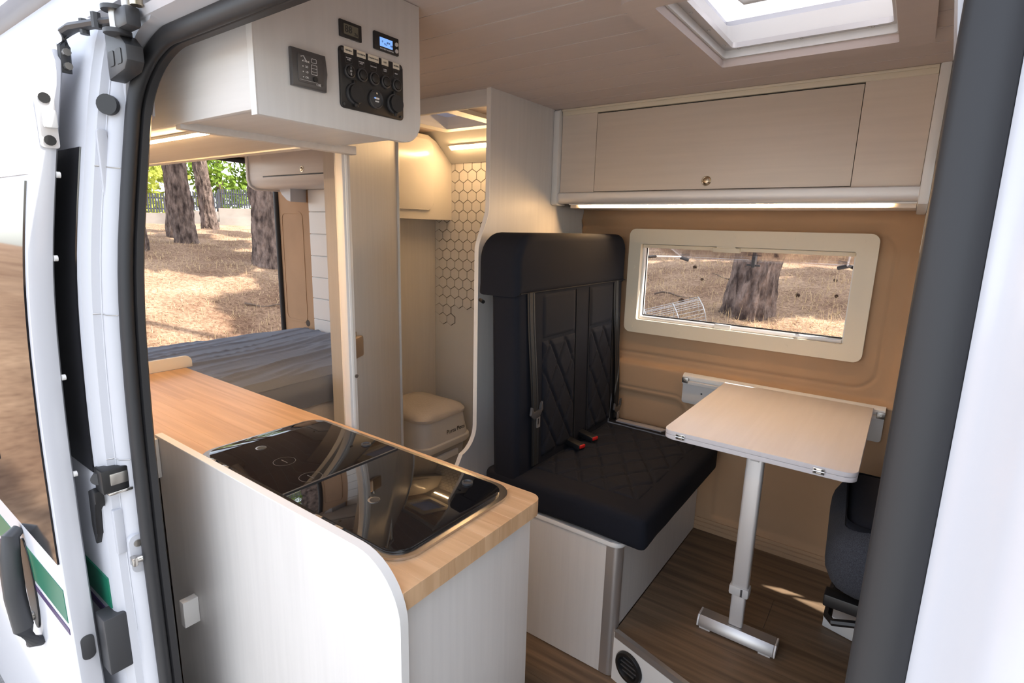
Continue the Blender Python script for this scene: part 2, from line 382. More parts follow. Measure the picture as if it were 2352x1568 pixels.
for k in range(3): screw(w2, (HATCH[0]+.017, 1.68-k*0.14, CEIL+0.02), (0, 0, -1), .004, M['steel'])
bm = bmesh.new()
nu = 16
V = [[bm.verts.new((HATCH[0]-.03+(HATCH[1]-HATCH[0]+.06)*i/nu, HATCH[2]-.03+(HATCH[3]-HATCH[2]+.06)*j/nu, CEIL+0.09+0.07*(1-(2*i/nu-1)**4)*(1-(2*j/nu-1)**4))) for j in range(nu+1)] for i in range(nu+1)]
for i in range(nu):
    for j in range(nu): bm.faces.new((V[i][j], V[i+1][j], V[i+1][j+1], V[i][j+1]))
obj('dome', bm, M['opal'], w2, 'all')
hx, hy, hz = -0.34, 1.50, CEIL+0.115
tube('handle', [(hx-.10, hy+.03, hz+.02), (hx-.10, hy+.03, hz-.03), (hx-.085, hy+.035, hz-.042), (hx+.06, hy+.035, hz-.042), (hx+.075, hy+.03, hz-.03), (hx+.075, hy+.03, hz+.02)], .011, M['white_pl'], w2)
for k in range(2):
    cx = hx-.045+k*.06
    pth = [(cx+.024*math.cos(t), hy+.085+.016*math.sin(t), hz-.005) for t in [2*math.pi*i/16 for i in range(13 if k == 0 else 15)]]
    tube('embossed_mark', pth, .004, M['white_pl'], w2, n=6)
tube('embossed_mark', [(hx+.05, hy+.10, hz-.005), (hx+.16, hy+.10, hz-.005)], .004, M['white_pl'], w2, n=6)
# hatch over the bathroom
w3 = sroot('window_3', 'small opal roof hatch above the bathroom', (-1.8, 1.93, CEIL))
ring('hatch_frame', rrect(BH[0]-.06, BH[1]+.06, BH[2]-.06, BH[3]+.055, 0.02, 4), rrect(BH[0]+.006, BH[1]-.006, BH[2]+.006, BH[3]-.006, 0.008, 4), 'z', CEIL-0.018, CEIL, M['edge'], w3, bev=0.003)
ring('shaft', rect(BH[0]-.004, BH[1]+.004, BH[2]-.004, BH[3]+.004), rect(BH[0]+.006, BH[1]-.006, BH[2]+.006, BH[3]-.006), 'z', CEIL, CEIL+0.045, M['white_pl'], w3)
box('dome', BH[0]-.02, BH[1]+.02, BH[2]-.02, BH[3]+.02, CEIL+.040, CEIL+.052, M['opal'], w3, bev=.005)

# ---- driver-side wall: tan lining with pressed recesses, window cut-out
WH = (-1.005, -0.163, 1.117, 1.470)           # clear opening x0,x1,z0,z1
def wall_y(x, z):
    y = WALL
    # raised field around the window, shallow pressed groove round it
    def sd(cx, cz, hx, hz, r):
        qx, qz = abs(x-cx)-hx+r, abs(z-cz)-hz+r
        return math.hypot(max(qx, 0), max(qz, 0))+min(max(qx, qz), 0)-r
    s1 = sd(-0.95, 1.225, 0.955, 0.337, 0.10)     # big step
    y -= 0.014/(1+math.exp(-s1/0.006)) if z > .90 else 0
    s2 = sd(-0.95, 1.248, 0.905, 0.292, 0.08)
    y += 0.006*math.exp(-(s2/0.006)**2)
    if z < 0.925: y -= 0.030/(1+math.exp((z-.914)/.0035))      # ledge, lower wall stands proud
    s3 = sd(-1.25, 0.586, 0.515, 0.186, 0.06)
    y += 0.012/(1+math.exp(s3/0.004))+.004*math.exp(-((s3-.022)/.005)**2)
    s4 = sd(-0.31, 0.43, 0.26, 0.17, 0.02)
    y += 0.016/(1+math.exp(s4/0.005))
    return y
bm = bmesh.new()
xs = sorted(set([round(-1.32+i*0.0062, 4) for i in range(int((0.075+1.32)/0.0062)+1)]+[WH[0], WH[1]]))
zs = sorted(set([round(0.0+i*0.0062, 4) for i in range(int(2.02/0.0062)+1)]+[WH[2], WH[3]]))
V = {}
for i, x in enumerate(xs):
    for j, z in enumerate(zs): V[i, j] = bm.verts.new((x, wall_y(x, z), z))
for i in range(len(xs)-1):
    for j in range(len(zs)-1):
        cx, cz = (xs[i]+xs[i+1])/2, (zs[j]+zs[j+1])/2
        if WH[0] < cx < WH[1] and WH[2] < cz < WH[3]: continue
        bm.faces.new((V[i, j], V[i+1, j], V[i+1, j+1], V[i, j+1]))
wd = struct(obj('wall_driver_side', bm, M['tan'], None, 'all'), 'tan lined wall with pressed recesses around the long window')
struct(box('wall_cab_driver', .085, 1.70, 2.360, 2.40, .0, 1.08, M['tan']), 'tan lower door lining in the driver cab')
struct(box('wall_cab_pillar', .085, .20, 2.360, 2.40, 1.08, CEIL, M['tan']), 'tan pillar lining beside the driver seat')
# outer steel skin behind it (opaque), around window and cab window
CABW = (0.22, 0.95, 1.10, 1.66)
bm = bmesh.new()
for a, b, c, e in around(-3.8, 1.75, -0.35, 2.09, [(WH[0]-.02, WH[1]+.02, WH[2]-.02, WH[3]+.02), CABW]): bm_box(bm, a, b, WALL+0.035, WALL+0.06, c, e)
sk = struct(obj('wall_driver_skin', bm, M['paint']), 'white steel outer side of the van')
# blind added unseen in the driver's window, gaps shaped to cast the sun patch
cbw = sroot('window_4', 'driver side cab window behind an added sun mask', (.6, WALL+.05, 1.1))
bm = bmesh.new()
def loop(pts):
    v = [bm.verts.new((p[0], WALL+.047, p[1])) for p in pts]; return [bm.edges.new((v[i], v[(i+1) % len(v)])) for i in range(len(v))]
es = loop([(.15, 1.05), (1.0, 1.05), (1.0, 1.70), (.15, 1.70)])
for gap in ([(.380, 1.47), (.44, 1.13), (.525, 1.26), (.475, 1.36), (.460, 1.48)], [(.500, 1.49), (.545, 1.35), (.74, 1.46), (.66, 1.58)]): es += loop(gap)
bmesh.ops.triangle_fill(bm, use_beauty=True, edges=es)
obj('sun_mask', bm, M['dgrey'], cbw)
# lower ribbed trim along the platform
bb = struct(sweep('baseboard_driver_side', [-0.641, 0.08], lambda i: [((-0.641, 0.08)[i], y, z) for y, z in
    ((2.40, PLAT), (2.352, PLAT), (2.352, .208), (2.356, .211), (2.352, .214), (2.353, .228), (2.358, .231), (2.354, .234), (2.356, .247), (2.40, .252))], M['tan'], smooth=False), 'ribbed tan skirting above the platform floor')
# ---- window assembly
w1 = sroot('window_1', 'long camper window with cream frame and hinged acrylic pane', (-.58, WALL, 1.06))
ring('window_frame', rrect(-1.058, -0.100, 1.058, 1.532, 0.03, 6), rrect(WH[0]+.004, WH[1]-.004, WH[2]+.002, WH[3]-.004, 0.008, 6), 'y', WALL-.026, WALL+.02, M['cream'], w1, bev=0.008)
# dimples (screw covers) round the frame
for p in [(-1.03, 1.50), (-.82, 1.507), (-.60, 1.507), (-.38, 1.507), (-.15, 1.505), (-.135, 1.40), (-.135, 1.28), (-.135, 1.15), (-.14, 1.085), (-.36, 1.085), (-.58, 1.085), (-.80, 1.085), (-1.02, 1.085), (-1.03, 1.2), (-1.03, 1.36)]:
    cyl('screw_cover', (p[0], WALL-.024, p[1]), (p[0], WALL-.0285, p[1]), .0075, M['cream'], w1, 12)
ring('glazing_channel', rrect(WH[0]+.002, WH[1]-.002, WH[2], WH[3]-.002, .008, 4), rrect(WH[0]+.012, WH[1]-.010, WH[2]+.016, WH[3]-.014, .006, 4), 'y', WALL+.004, WALL+.05, M['white_pl'], w1)
box('blind_rail', WH[0]+.006, WH[1]-.006, WALL-.004, WALL+.012, WH[3]-.022, WH[3]-.006, M['cream'], w1, bev=.003)
box('blind_catch', -.685, -.575, WALL-.016, WALL+.006, WH[3]-.028, WH[3]-.008, M['cream'], w1, bev=.003)
prism('catch_tab', [(-.67+.08*math.cos(R(a))*.5+.04, WH[3]-.010+.012*math.sin(R(a))) for a in range(0, 181, 15)], 'y', WALL-.018, WALL-.014, M['cream'], w1)
box('flyscreen_rail', WH[0]+.01, WH[1]-.01, WALL-.004, WALL+.012, WH[2]+.002, WH[2]+.016, M['alu_l'], w1, bev=.003)
box('flyscreen_catch', -.648, -.580, WALL-.014, WALL+.004, WH[2]-.002, WH[2]+.022, M['white_pl'], w1, bev=.003)
tube('seal_line', [(WH[0]+.012, WALL+.03, WH[2]+.0185), (WH[1]-.010, WALL+.03, WH[2]+.0185)], .0035, M['black'], w1, n=6)
tube('seal_line', [(WH[0]+.0135, WALL+.03, WH[2]+.016), (WH[0]+.0135, WALL+.03, WH[3]-.016)], .0025, M['black'], w1, n=6)
# pane hinged at the top, swung out so its lower edge stands well clear of the van
PA = R(79); L = 0.335; hz = WH[3]-.012; hy0 = WALL+.07
def pane(t, off=0.0): return (hy0+math.sin(PA)*L*t+off*math.cos(PA), hz-math.cos(PA)*L*t+off*math.sin(PA))
bm = bmesh.new(); q = [pane(0), pane(1), pane(1, .006), pane(0, .006)]
bm_prism(bm, q, 'x', WH[0]+.01, WH[1]-.01); obj('pane', bm, M['smoke'], w1)
ye, ze = pane(1)
tube('pane_edge', [(WH[0]+.01, ye, ze), (WH[1]-.01, ye, ze)], .006, M['glass'], w1, n=6)
ym, zm = pane(.97, -.008)
for lx in (-.60,):
    box('pane_catch', lx-.008, lx+.008, ym-.035, ym+.005, zm-.022, zm+.03, M['dgrey'], w1, bev=.003)
    tube('catch_lever', [(lx-.03, ym-.02, zm-.012), (lx+.03, ym-.02, zm-.012)], .005, M['dgrey'], w1, n=8)
for xx, s in ((WH[0]+.008, 1), (WH[1]-.008, -1)):
    y0_, z0_ = WALL+.05, WH[3]-.10
    tube('stay_sleeve', [(xx+s*.005, y0_, z0_+.035), (xx+s*.02, y0_+.05, z0_+.037)], .0065, M['black'], w1, n=8)
    tube('stay_arm', [(xx+s*.02, y0_+.05, z0_+.037), (xx+s*.05, ym-.01, zm+.01)], .0045, M['alu_l'], w1, n=8)
    tube('stay_knob', [(xx+s*.045, ym-.02, zm+.008), (xx+s*.085, ym-.005, zm-.004)], .009, M['dgrey'], w1, n=8)

# ---- partition between dinette and bathroom (curvy aisle edge)
def scurve(y0, z0, y1, z1, n=10):
    return [(y0+(y1-y0)*(3*t*t-2*t**3), z0+(z1-z0)*t) for t in [i/n for i in range(n+1)]]
pp = [(1.645, CEIL)]+scurve(1.645, 1.60, 1.585, 1.43)+[(1.585, .75)]+[(1.585-.10*(1-math.cos(R(a))), .75-.10*math.sin(R(a))-.001) for a in range(10, 91, 10)]
pp = pp[:-1]+[(1.47, .60), (1.455, .50), (1.455, 0.0), (2.385, 0.0), (2.345, .9), (2.372, 1.0), (2.385, 1.2), (2.375, 1.50), (2.36, 1.56), (2.385, 1.62), (2.385, CEIL)]
wp = struct(prism('wall_partition', pp, 'x', PX-.018, PX, M['laminate']), 'pale grained partition with a curved edge behind the bench')
edge_path = pp[:pp.index((1.455, 0.0))+1]
sweep('edge_band', edge_path, lambda i: [(PX-.0185, edge_path[i][0]-.0012, edge_path[i][1]), (PX+.0005, edge_path[i][0]-.0012, edge_path[i][1]),
      (PX+.0005, edge_path[i][0]+.002, edge_path[i][1]), (PX-.0185, edge_path[i][0]+.002, edge_path[i][1])], M['edge'], wp)
# ---- bathroom shell
struct(box('wall_bath_rear', -2.33, -2.31, 1.6685, 2.389, 0.0, CEIL, M['laminate']), 'pale grained rear wall of the bathroom')
struct(box('wall_bath_front', -2.33, -1.825, 1.650, 1.668, 0.0, CEIL, M['laminate']), 'pale wall beside the bathroom doorway')
struct(box('trim_1', -1.825, PX-.018, 1.650, 1.668, 1.957, CEIL, M['laminate_h'], bev=.002), 'pale header board above the bathroom doorway')
struct(box('floor_bath', -2.31, PX-.018, 1.668, 2.389, 0.0, 0.10, M['white_pl']), 'white shower tray floor')
wb_ = struct(box('wall_bath_side', -2.31, PX-.018, WALL, WALL+.015, 0.0, CEIL, M['bathwall']), 'bathroom side wall with white hexagon tiles in dark grout')
# slanted cove above the tiles
struct(prism('trim_10', [(WALL-.001, 1.868), (WALL-.012, 1.868), (2.215, CEIL), (WALL-.001, CEIL)], 'x', -2.309, PX-.0185, M['bathwall']), 'pale slanted cove above the hexagon tiles')
# hexagon tiles (pointy-top), the field steps down towards the floor
HS = 0.0365; hw = HS*math.sqrt(3)/2
def hexa(r): return [(r*math.sin(R(60*k)), r*math.cos(R(60*k))) for k in range(6)]
bm = bmesh.new(); bm_prism(bm, hexa(HS-.0022), 'y', 0.0, 0.004); hexmesh = bpy.data.meshes.new('tile'); bmesh.ops.recalc_face_normals(bm, faces=bm.faces); bm.to_mesh(hexmesh); bm.free(); hexmesh.materials.append(M['tile'])
bmg = bmesh.new(); ng = 0
row = 0; z = 1.872-HS*.55
while z > 0.96:
    for k in range(16):
        x = PX-.05-k*2*hw-(hw if row % 2 else 0)
        if x < -2.29: continue
        u = (x-PX)   # negative inwards
        zmin = 1.06 if x > -2.155 else 0.97
        if x > -1.93: zmin = 1.06+(x+1.93)*0.9
        if z < zmin: continue
        o = bpy.data.objects.new('tile', hexmesh); o.location = (x, WALL-.005, z); link(o, wb_)
        bm_prism(bmg, [(x+a, z+b) for a, b in hexa(HS+.0012)], 'y', WALL-.0022, WALL+.001); ng += 1
    z -= HS*1.5; row += 1
g_ = obj('grout', bmg, M['grout'], wb_)
# bathroom cabinet on the rear wall
bc = thing('bathroom_cabinet', 'gloss cream bathroom wall cabinet with a rounded door above the toilet', 'cabinet', (-2.24, 2.15, 1.55))
prism('body', [(1.80, 1.556), (2.386, 1.556), (2.386, 1.868), (2.26, 1.97), (2.20, CEIL-.02), (1.80, CEIL-.02)], 'x', -2.309, -2.175, M['gloss'], bc, bev=.002)
prism('door', rrect(1.84, 2.225, 1.606, 1.972, .045, 6), 'x', -2.174, -2.160, M['gloss'], bc, bev=.003)
# bathroom LED lamp in the cove
lt = thing('bathroom_lamp', 'warm linear lamp in the bathroom cove', 'lamp', (-1.65, 2.29, 1.935))
cv = Vector((0, -(CEIL-1.868), -(WALL-.012-2.215))).normalized()
cc = Vector((0, (WALL-.012+2.215)/2, (1.868+CEIL)/2))
def cove_pt(x, a, b):   # a along slope (up), b outwards
    up = Vector((0, 2.215-(WALL-.012), CEIL-1.868)).normalized(); o = cc+up*a+Vector((0, -up.z, up.y)).normalized()*b
    return Vector((x, o.y, o.z))
for nm, a, h0, h1, mm in (('housing', .014, -.001, .008, M['white_pl']), ('diffuser', .010, .008, .013, led_mat('led_bath', 6.5))):
    bm = bmesh.new(); xx = (-2.11, -1.60) if nm == 'housing' else (-2.095, -1.61)
    P = [cove_pt(x, s, h) for x in xx for s, h in ((-a, h0), (a, h0), (a, h1), (-a, h1))]; v = [bm.verts.new(p) for p in P]
    for f in ((0, 1, 2, 3), (7, 6, 5, 4), (0, 4, 5, 1), (1, 5, 6, 2), (2, 6, 7, 3), (3, 7, 4, 0)): bm.faces.new([v[i] for i in f])
    obj(nm, bm, mm, lt)
sh = thing('shower_head', 'round chrome shower head under the bathroom lamp', 'shower', (-1.62, 2.33, 1.875))
cyl('rose', (-1.62, 2.325, 1.893), (-1.62, 2.325, 1.902), .055, M['steel'], sh, 24, bev=.002); cyl('stem', (-1.62, 2.335, 1.862), (-1.62, 2.33, 1.894), .03, M['zinc'], sh, 16); cyl('wall_mount', (-1.62, 2.3885, 1.862), (-1.62, 2.325, 1.864), .012, M['zinc'], sh, 12)
hk = tag(tube('coat_hook', [cove_pt(-2.18, -.012, 0), cove_pt(-2.18, -.014, .014), cove_pt(-2.18, -.03, .022), cove_pt(-2.18, -.036, .014)], .0035, M['zinc'], None, 8), 'small chrome hook on the bathroom cove', 'hook')
# bathroom door standing ajar
HG = Vector((-1.822, 1.652, 0)); LEAD = Vector((-1.598, 1.200, 0)); dd = (LEAD-HG).normalized(); dn = Vector((-dd.y, dd.x, 0))   # dn faces forward
door2 = sroot('door_2', 'pale grained bathroom door standing ajar with champagne latch', (HG.x, HG.y, .02))
def dpt(s, o, z): return HG+dd*s+dn*o+Vector((0, 0, z))
def dbox(name, s0, s1, o0, o1, z0, z1, m, bev=0.0, parent=None):
    bm = bmesh.new(); bm_box(bm, s0, s1, o0, o1, z0, z1, bev)
    for v in bm.verts: p = dpt(v.co.x, v.co.y, v.co.z); v.co = p
    return obj(name, bm, m, parent or door2, True)
DL = (LEAD-HG).length
dbox('leaf', 0, DL-.001, -.022, 0, .03, 1.90, M['laminate'])
dbox('edge_band', DL-.0015, DL+.0015, -.0225, .0005, .03, 1.90, M['edge'], .0005)
dbox('hinge_strip', -.006, .002, -.010, .010, .03, 1.90, M['white_pl'], .002)
lk = dbox('latch_body', DL-.075, DL-.004, 0.0005, .030, 1.040, 1.118, M['copper'], .008)
dbox('latch_plate', DL-.008, DL+.003, -.006, .031, 1.046, 1.112, M['copper'], .002, lk)
dbox('latch_slot', DL+.002, DL+.0036, .010, .016, 1.06, 1.10, M['ink_d'], 0, lk)
dbox('thumb_turn', DL-.040, DL-.030, .006, .018, 1.112, 1.138, M['steel'], .003, lk)
# frame post at the kitchen corner with strike
t2 = struct(box('trim_2', -1.372, -1.342, 1.012, 1.040, 0.0, 1.735, M['laminate'], bev=.002), 'pale door post at the corner of the kitchen block')
box('rebate', -1.3421, -1.338, 1.020, 1.027, 0.0, 1.735, M['edge'], t2)
cyl('strike', (-1.3415, 1.035, 1.06), (-1.3375, 1.035, 1.06), .006, M['steel'], t2, 12)
struct(box('trim_3', -1.335, -1.310, 0.576, 1.040, 1.712, 1.735, M['laminate_h'], bev=.002), 'pale cross rail under the kitchen overhead locker')
# ---- bedroom walls
wr = struct(box('wall_bedroom', -3.42, -2.33, 2.30, 2.325, 0.0, CEIL, M['edge']), 'white boarded bedroom wall with small round holes')
z = 0.70; k = 0
while z < 1.90:
    box('board', -3.42, -2.34, 2.288, 2.3005, z+.0015, z+.1475, M['white_pl'], wr, bev=.003, seg=1); z += .1495; k += 1
for hxz in ((-3.20, 1.325), (-3.20, 1.12), (-3.20, .925)):
    cyl('hole_plug', (hxz[0], 2.2885, hxz[1]), (hxz[0], 2.2872, hxz[1]), .017, M['black'], wr, 16)
dp = struct(box('wall_rear_pillar', -3.82, -3.42, 2.305, 2.33, .0, CEIL, M['tan']), 'tan lined rear corner pillar')
ring('recess_rim', rrect(-3.79, -3.52, .80, 1.60, .05, 5), rrect(-3.775, -3.535, .815, 1.585, .04, 5), 'y', 2.302, 2.306, M['tan'], dp, bev=.0015)
cyl('hole_plug', (-3.52, 2.306, .80), (-3.52, 2.3035, .80), .024, M['black'], dp, 16)
prism('corner_gusset', [(-3.62, 1.79), (-3.45, 1.79), (-3.46, 1.66), (-3.50, 1.67), (-3.56, 1.71)], 'y', 2.18, 2.30, M['paint_in'], dp)
rs = struct(tube('trim_4', [(-3.83, 2.30, -.05)]+[(-3.83, 2.30, z) for z in (.3, .9, 1.4, 1.75)]+[(-3.83, 2.26, 1.88), (-3.83, 2.17, 1.93), (-3.83, 1.45, 1.945), (-3.83, .72, 1.93), (-3.83, .62, 1.87), (-3.83, .58, 1.75), (-3.83, .56, .9), (-3.83, .56, -.05)], .020, M['rubber'], None, 12), 'black rubber seal around the rear door opening')
struct(box('wall_rear_header', -3.86, -3.78, .46, 2.44, 1.955, 2.09, M['tan']), 'tan header above the rear opening')
struct(box('wall_bedroom_passenger', -3.82, -1.80, .535, .555, 0.0, CEIL, M['edge']), 'white bedroom wall on the sliding door side')
struct(box('floor_rear', -3.82, -2.30, .45, 2.42, -.08, -.006, M['floor_b']), 'bedroom floor under the bed')

# ================================================================== BODY SIDE WITH THE DOOR OPENING
def loft_z(name, zs, prof, m, parent=None):
    bm = bmesh.new(); rings = [[bm.verts.new((x, y, z)) for x, y in prof(z)] for z in zs]; k = len(rings[0])
    for a, b in zip(rings, rings[1:]):
        for j in range(k): bm.faces.new((a[j], a[(j+1) % k], b[(j+1) % k], b[j]))
    bm.faces.new(rings[0][::-1]); bm.faces.new(rings[-1])
    return obj(name, bm, m, parent, True)
ZS = [-.35+.05*i for i in range(49)]
# rear body side from the C pillar back
def prof_rear(z):
    y = ybody(z)
    return [(-4.0, y), (-1.340, y), (-1.330, y+.003), (-1.326, y+.012), (-1.318, y+.016), (-1.313, y+.030), (-1.300, y+.034), (-1.288, y+.050), (-1.286, y+.095), (-1.30, y+.10), (-4.0, y+.03)]
ZC = [z for z in ZS if z <= 2.06]
cp = struct(loft_z('wall_body_rear', ZC, prof_rear, M['paint_in']), 'white body side and door pillar behind the sliding door opening')
# black glazing on the body side, seen through the gap behind the open door
def slab_on(yf, x0, x1, z0, z1, name, m, parent, off=-.003, th=.004, n=14):
    zz = [z0+(z1-z0)*i/n for i in range(n+1)]
    return loft_z(name, zz, lambda z: [(x0, yf(z)+off), (x1, yf(z)+off), (x1, yf(z)+off+th), (x0, yf(z)+off+th)], m, parent)
slab_on(ybody, -3.2, -1.342, .99, 1.655, 'side_glazing', M['bodyglass'], cp)
slab_on(ybody, -3.6, -1.345, .66, .735, 'green_stripe', M['green'], cp)
slab_on(ybody, -3.6, -1.345, .62, .638, 'purple_stripe', M['purple'], cp)
# pillar fittings
def on_pillar(z, f): y = ybody(z); return y+f
zb = 1.735; yb_ = ybody(zb)
cyl('rubber_plug', (-1.303, yb_+.030, zb), (-1.296, yb_+.022, zb), .019, M['black'], cp, 18, bev=.002)
zc = .80; yc = ybody(zc)
st = prism('striker_plate', rrect(yc+.028, yc+.062, zc-.045, zc+.045, .014, 5), 'x', -1.298, -1.284, M['paint_in'], cp, bev=.001)
cyl('striker_bar', (-1.285, yc+.030, zc-.012), (-1.272, yc+.078, zc-.012), .0075, M['steel'], cp, 12)
box('striker_hook', -1.286, -1.268, yc+.026, yc+.036, zc-.020, zc+.0, M['steel'], cp, bev=.002)
cyl('striker_screw', (-1.285, yc+.044, zc+.025), (-1.281, yc+.044, zc+.025), .008, M['zinc'], cp, 12)
zr = .985; yr = ybody(zr)
box('rail_pocket', -1.337, -1.2925, yr-.004, yr+.046, zr-.032, zr+.020, M['black'], cp, bev=.003)
box('rail_plate', -1.330, -1.2905, yr+.010, yr+.043, zr-.016, zr+.010, M['zinc'], cp, bev=.002)
cyl('rail_roller', (-1.330, yr+.004, zr-.002), (-1.315, yr-.004, zr-.002), .013, M['dgrey'], cp, 16, bev=.002)
box('rail_pin', -1.330, -1.287, yr+.004, yr+.048, zr-.036, zr-.029, M['steel'], cp, bev=.002)
prism('guide_hook', [(-1.362, .945), (-1.335, .958), (-1.322, .952), (-1.322, .925), (-1.335, .905), (-1.338, .85), (-1.357, .82), (-1.368, .86)], 'y', yr-.012, yr+.006, M['black'], cp, bev=.003)
box('flap_seam', -1.3215, -1.308, yr+.012, yr+.030, .80, .905, M['paint_in'], cp, bev=.003)
zk = .56
box('stop_buffer', -1.372, -1.318, ybody(zk)-.028, ybody(zk)+.018, .515, .655, M['dgrey'], cp, bev=.004)
ck = box('contact_block', -1.291, -1.279, ybody(.50)+.056, ybody(.50)+.074, .455, .53, M['black'], cp, bev=.003)
for k in range(3): box('contact_pin', -1.280, -1.277, ybody(.5)+.060, ybody(.5)+.068, .468+k*.02, .478+k*.02, M['ink'], ck)
# welded seams on the pillar
def pil(z, k): y = ybody(z); return [(-1.3175, y+.0155, z), (-1.3125, y+.0295, z), (-1.2995, y+.0335, z), (-1.2875, y+.0495, z)][k]
for z in (1.62, 1.33, 1.02): tube('weld_seam', [pil(z, 0), pil(z, 1), pil(z-.002, 2), pil(z-.003, 3)], .0012, M['zinc'], cp, 5)
tube('sealing_bead', [(-1.3115, ybody(z)+.0305, z) for z in [.60+.06*i for i in range(21)]], .0022, M['paint_in'], cp, 6)
prism('jamb_pad', rrect(ybody(1.66)+.016, ybody(1.66)+.034, 1.55, 1.69, .006, 3), 'x', -1.316, -1.306, M['paint_in'], cp, bev=.003)

# front pillar and cab side
def prof_front(z):
    y = ybody(z)
    return [(.034, y+.085), (.036, y+.052), (.050, y+.040), (.060, y+.024), (.074, y+.006), (.090, y), (.165, y), (.172, y+.004), (.175, y+.03), (.175, y+.085)]
bp = struct(loft_z('wall_body_front', ZC, prof_front, M['paint']), 'white door pillar in front of the sliding door opening')
FW = (.35, 1.35, 1.05, 1.62)
def cabside(z): y = ybody(z); return [(.184, y+.004), (.19, y), (1.75, y), (1.75, y+.03), (.184, y+.03)]
cs = struct(loft_z('wall_cab_passenger', [z for z in ZC if z <= 1.06], cabside, M['paint']), 'white front door of the cab')
def cabpost(z): y = ybody(z); return [(.184, y+.004), (.19, y), (.32, y), (.32, y+.03), (.184, y+.03)]
loft_z('window_post', [1.05+.05*i for i in range(12)], cabpost, M['paint'], cs)
def cabtop(z): y = ybody(z); return [(.184, y+.004), (.19, y), (1.75, y), (1.75, y+.03), (.184, y+.03)]
loft_z('roof_rail', [1.60+.05*i for i in range(10)], cabtop, M['paint'], cs)
loft_z('gap_seal', ZC, lambda z: [(.172, ybody(z)+.012), (.188, ybody(z)+.012), (.188, ybody(z)+.05), (.172, ybody(z)+.05)], M['black'], cs)
box('window_pane', .32, 1.7, ybody(1.3)+.012, ybody(1.3)+.016, 1.05, 1.61, M['smoke'], cs)
# cab end: bulkhead below the windscreen
struct(box('wall_cab_front', 1.70, 1.75, .40, 2.45, -.35, 1.10, M['dgrey']), 'dark dashboard wall of the cab')
# lining behind the front pillar, and shelf over the cab
struct(prism('trim_5', [(-.020, 1.90), (-.002, 1.70), (.0115, 1.60), (.0115, -.05), (.033, -.05), (.033, 1.90)], 'y', ybody(1.0)+.16, .56, M['paint'], smooth=False), 'white lining strip inside the front pillar')
# top rail with the sliding track
def prof_top(x):   # (y,z) section of the door header, swept along x
    return [(.47, 2.09), (.440, 1.985), (.440, 1.955), (.462, 1.948), (.462, 1.926), (.446, 1.918), (.448, 1.903), (.475, 1.900), (.475, 1.890), (.458, 1.884), (.465, 1.872), (.505, 1.862), (.53, 1.862), (.56, 1.89), (.56, 2.09)]
hd = struct(sweep('trim_6', [-1.37, .18], lambda i: [((-1.37, .18)[i], y, z) for y, z in prof_top(0)], M['paint_in'], smooth=False), 'white header with the sliding door track')
box('track_groove', -1.35, .17, .4625, .470, 1.926, 1.948, M['ink_d'], hd)
# corner fillet filling the rounded upper rear corner of the opening
fil = [(-1.286+.14-.14*math.cos(R(a)), 1.725+.14*math.sin(R(a))) for a in range(0, 91, 9)]
prism('corner_fillet', [(-1.34, 1.70)]+fil+[(-1.10, 1.90), (-1.34, 1.90)], 'y', ybody(1.80)+.040, ybody(1.80)+.09, M['paint_in'], hd)
struct(box('bounce_board', -1.66, -1.62, .455, .545, -.05, 1.70, M['edge']), 'white reflector board added behind the door pillar')  # unseen board added to bounce daylight onto the splash panel
# rubber door seal: a bulb and an inner lip, following the curved body side
RC = .14; ZC0 = 1.86-RC
def seal_path():
    P = []
    for i in range(30): P.append((-1.280, -.10+i*(ZC0+.10)/30))
    for a in range(0, 90, 6): P.append((-1.280+RC*(1-math.cos(R(a))), ZC0+RC*math.sin(R(a))))
    for i in range(14): P.append((-1.280+RC+(.030-2*RC+1.280)*i/14, 1.86))
    for a in range(0, 90, 6): P.append((.030-RC+RC*math.sin(R(a)), ZC0+RC*math.cos(R(a))))
    for i in range(31): P.append((.030, ZC0-i*(ZC0+.10)/30))
    return P
SP = seal_path()
def seal_frame(i):
    a, b = SP[max(i-1, 0)], SP[min(i+1, len(SP)-1)]
    t = Vector((b[0]-a[0], b[1]-a[1])).normalized(); n = Vector((t.y, -t.x))     # n points into the opening
    return SP[i], n
def seal_prof(sec):
    def f(i):
        (x, z), n = seal_frame(i); y = ybody(z)+.052
        return [(x+n.x*u, y+v, z+n.y*u) for u, v in sec]
    return f
bulb = [(.009+.0175*math.cos(R(a)), .007+.0125*math.sin(R(a))) for a in range(0, 360, 24)]
lip = [(-.004, .0185), (.015, .0175), (.0215, .022), (.0225, .034), (.014, .039), (-.004, .039)]
ds = sroot('trim_7', 'black double-lip rubber seal around the sliding door opening', (-1.28, .40, 0))
sweep('bulb', SP, seal_prof(bulb), M['rubber'], ds); sweep('lip', SP, seal_prof(lip), M['rubber2'], ds)
# brown lining strip behind the seal at the top
struct(box('trim_8', -.985, .02, .530, .575, 1.872, CEIL, M['tan'], bev=.012, seg=3), 'tan lining above the sliding door opening')

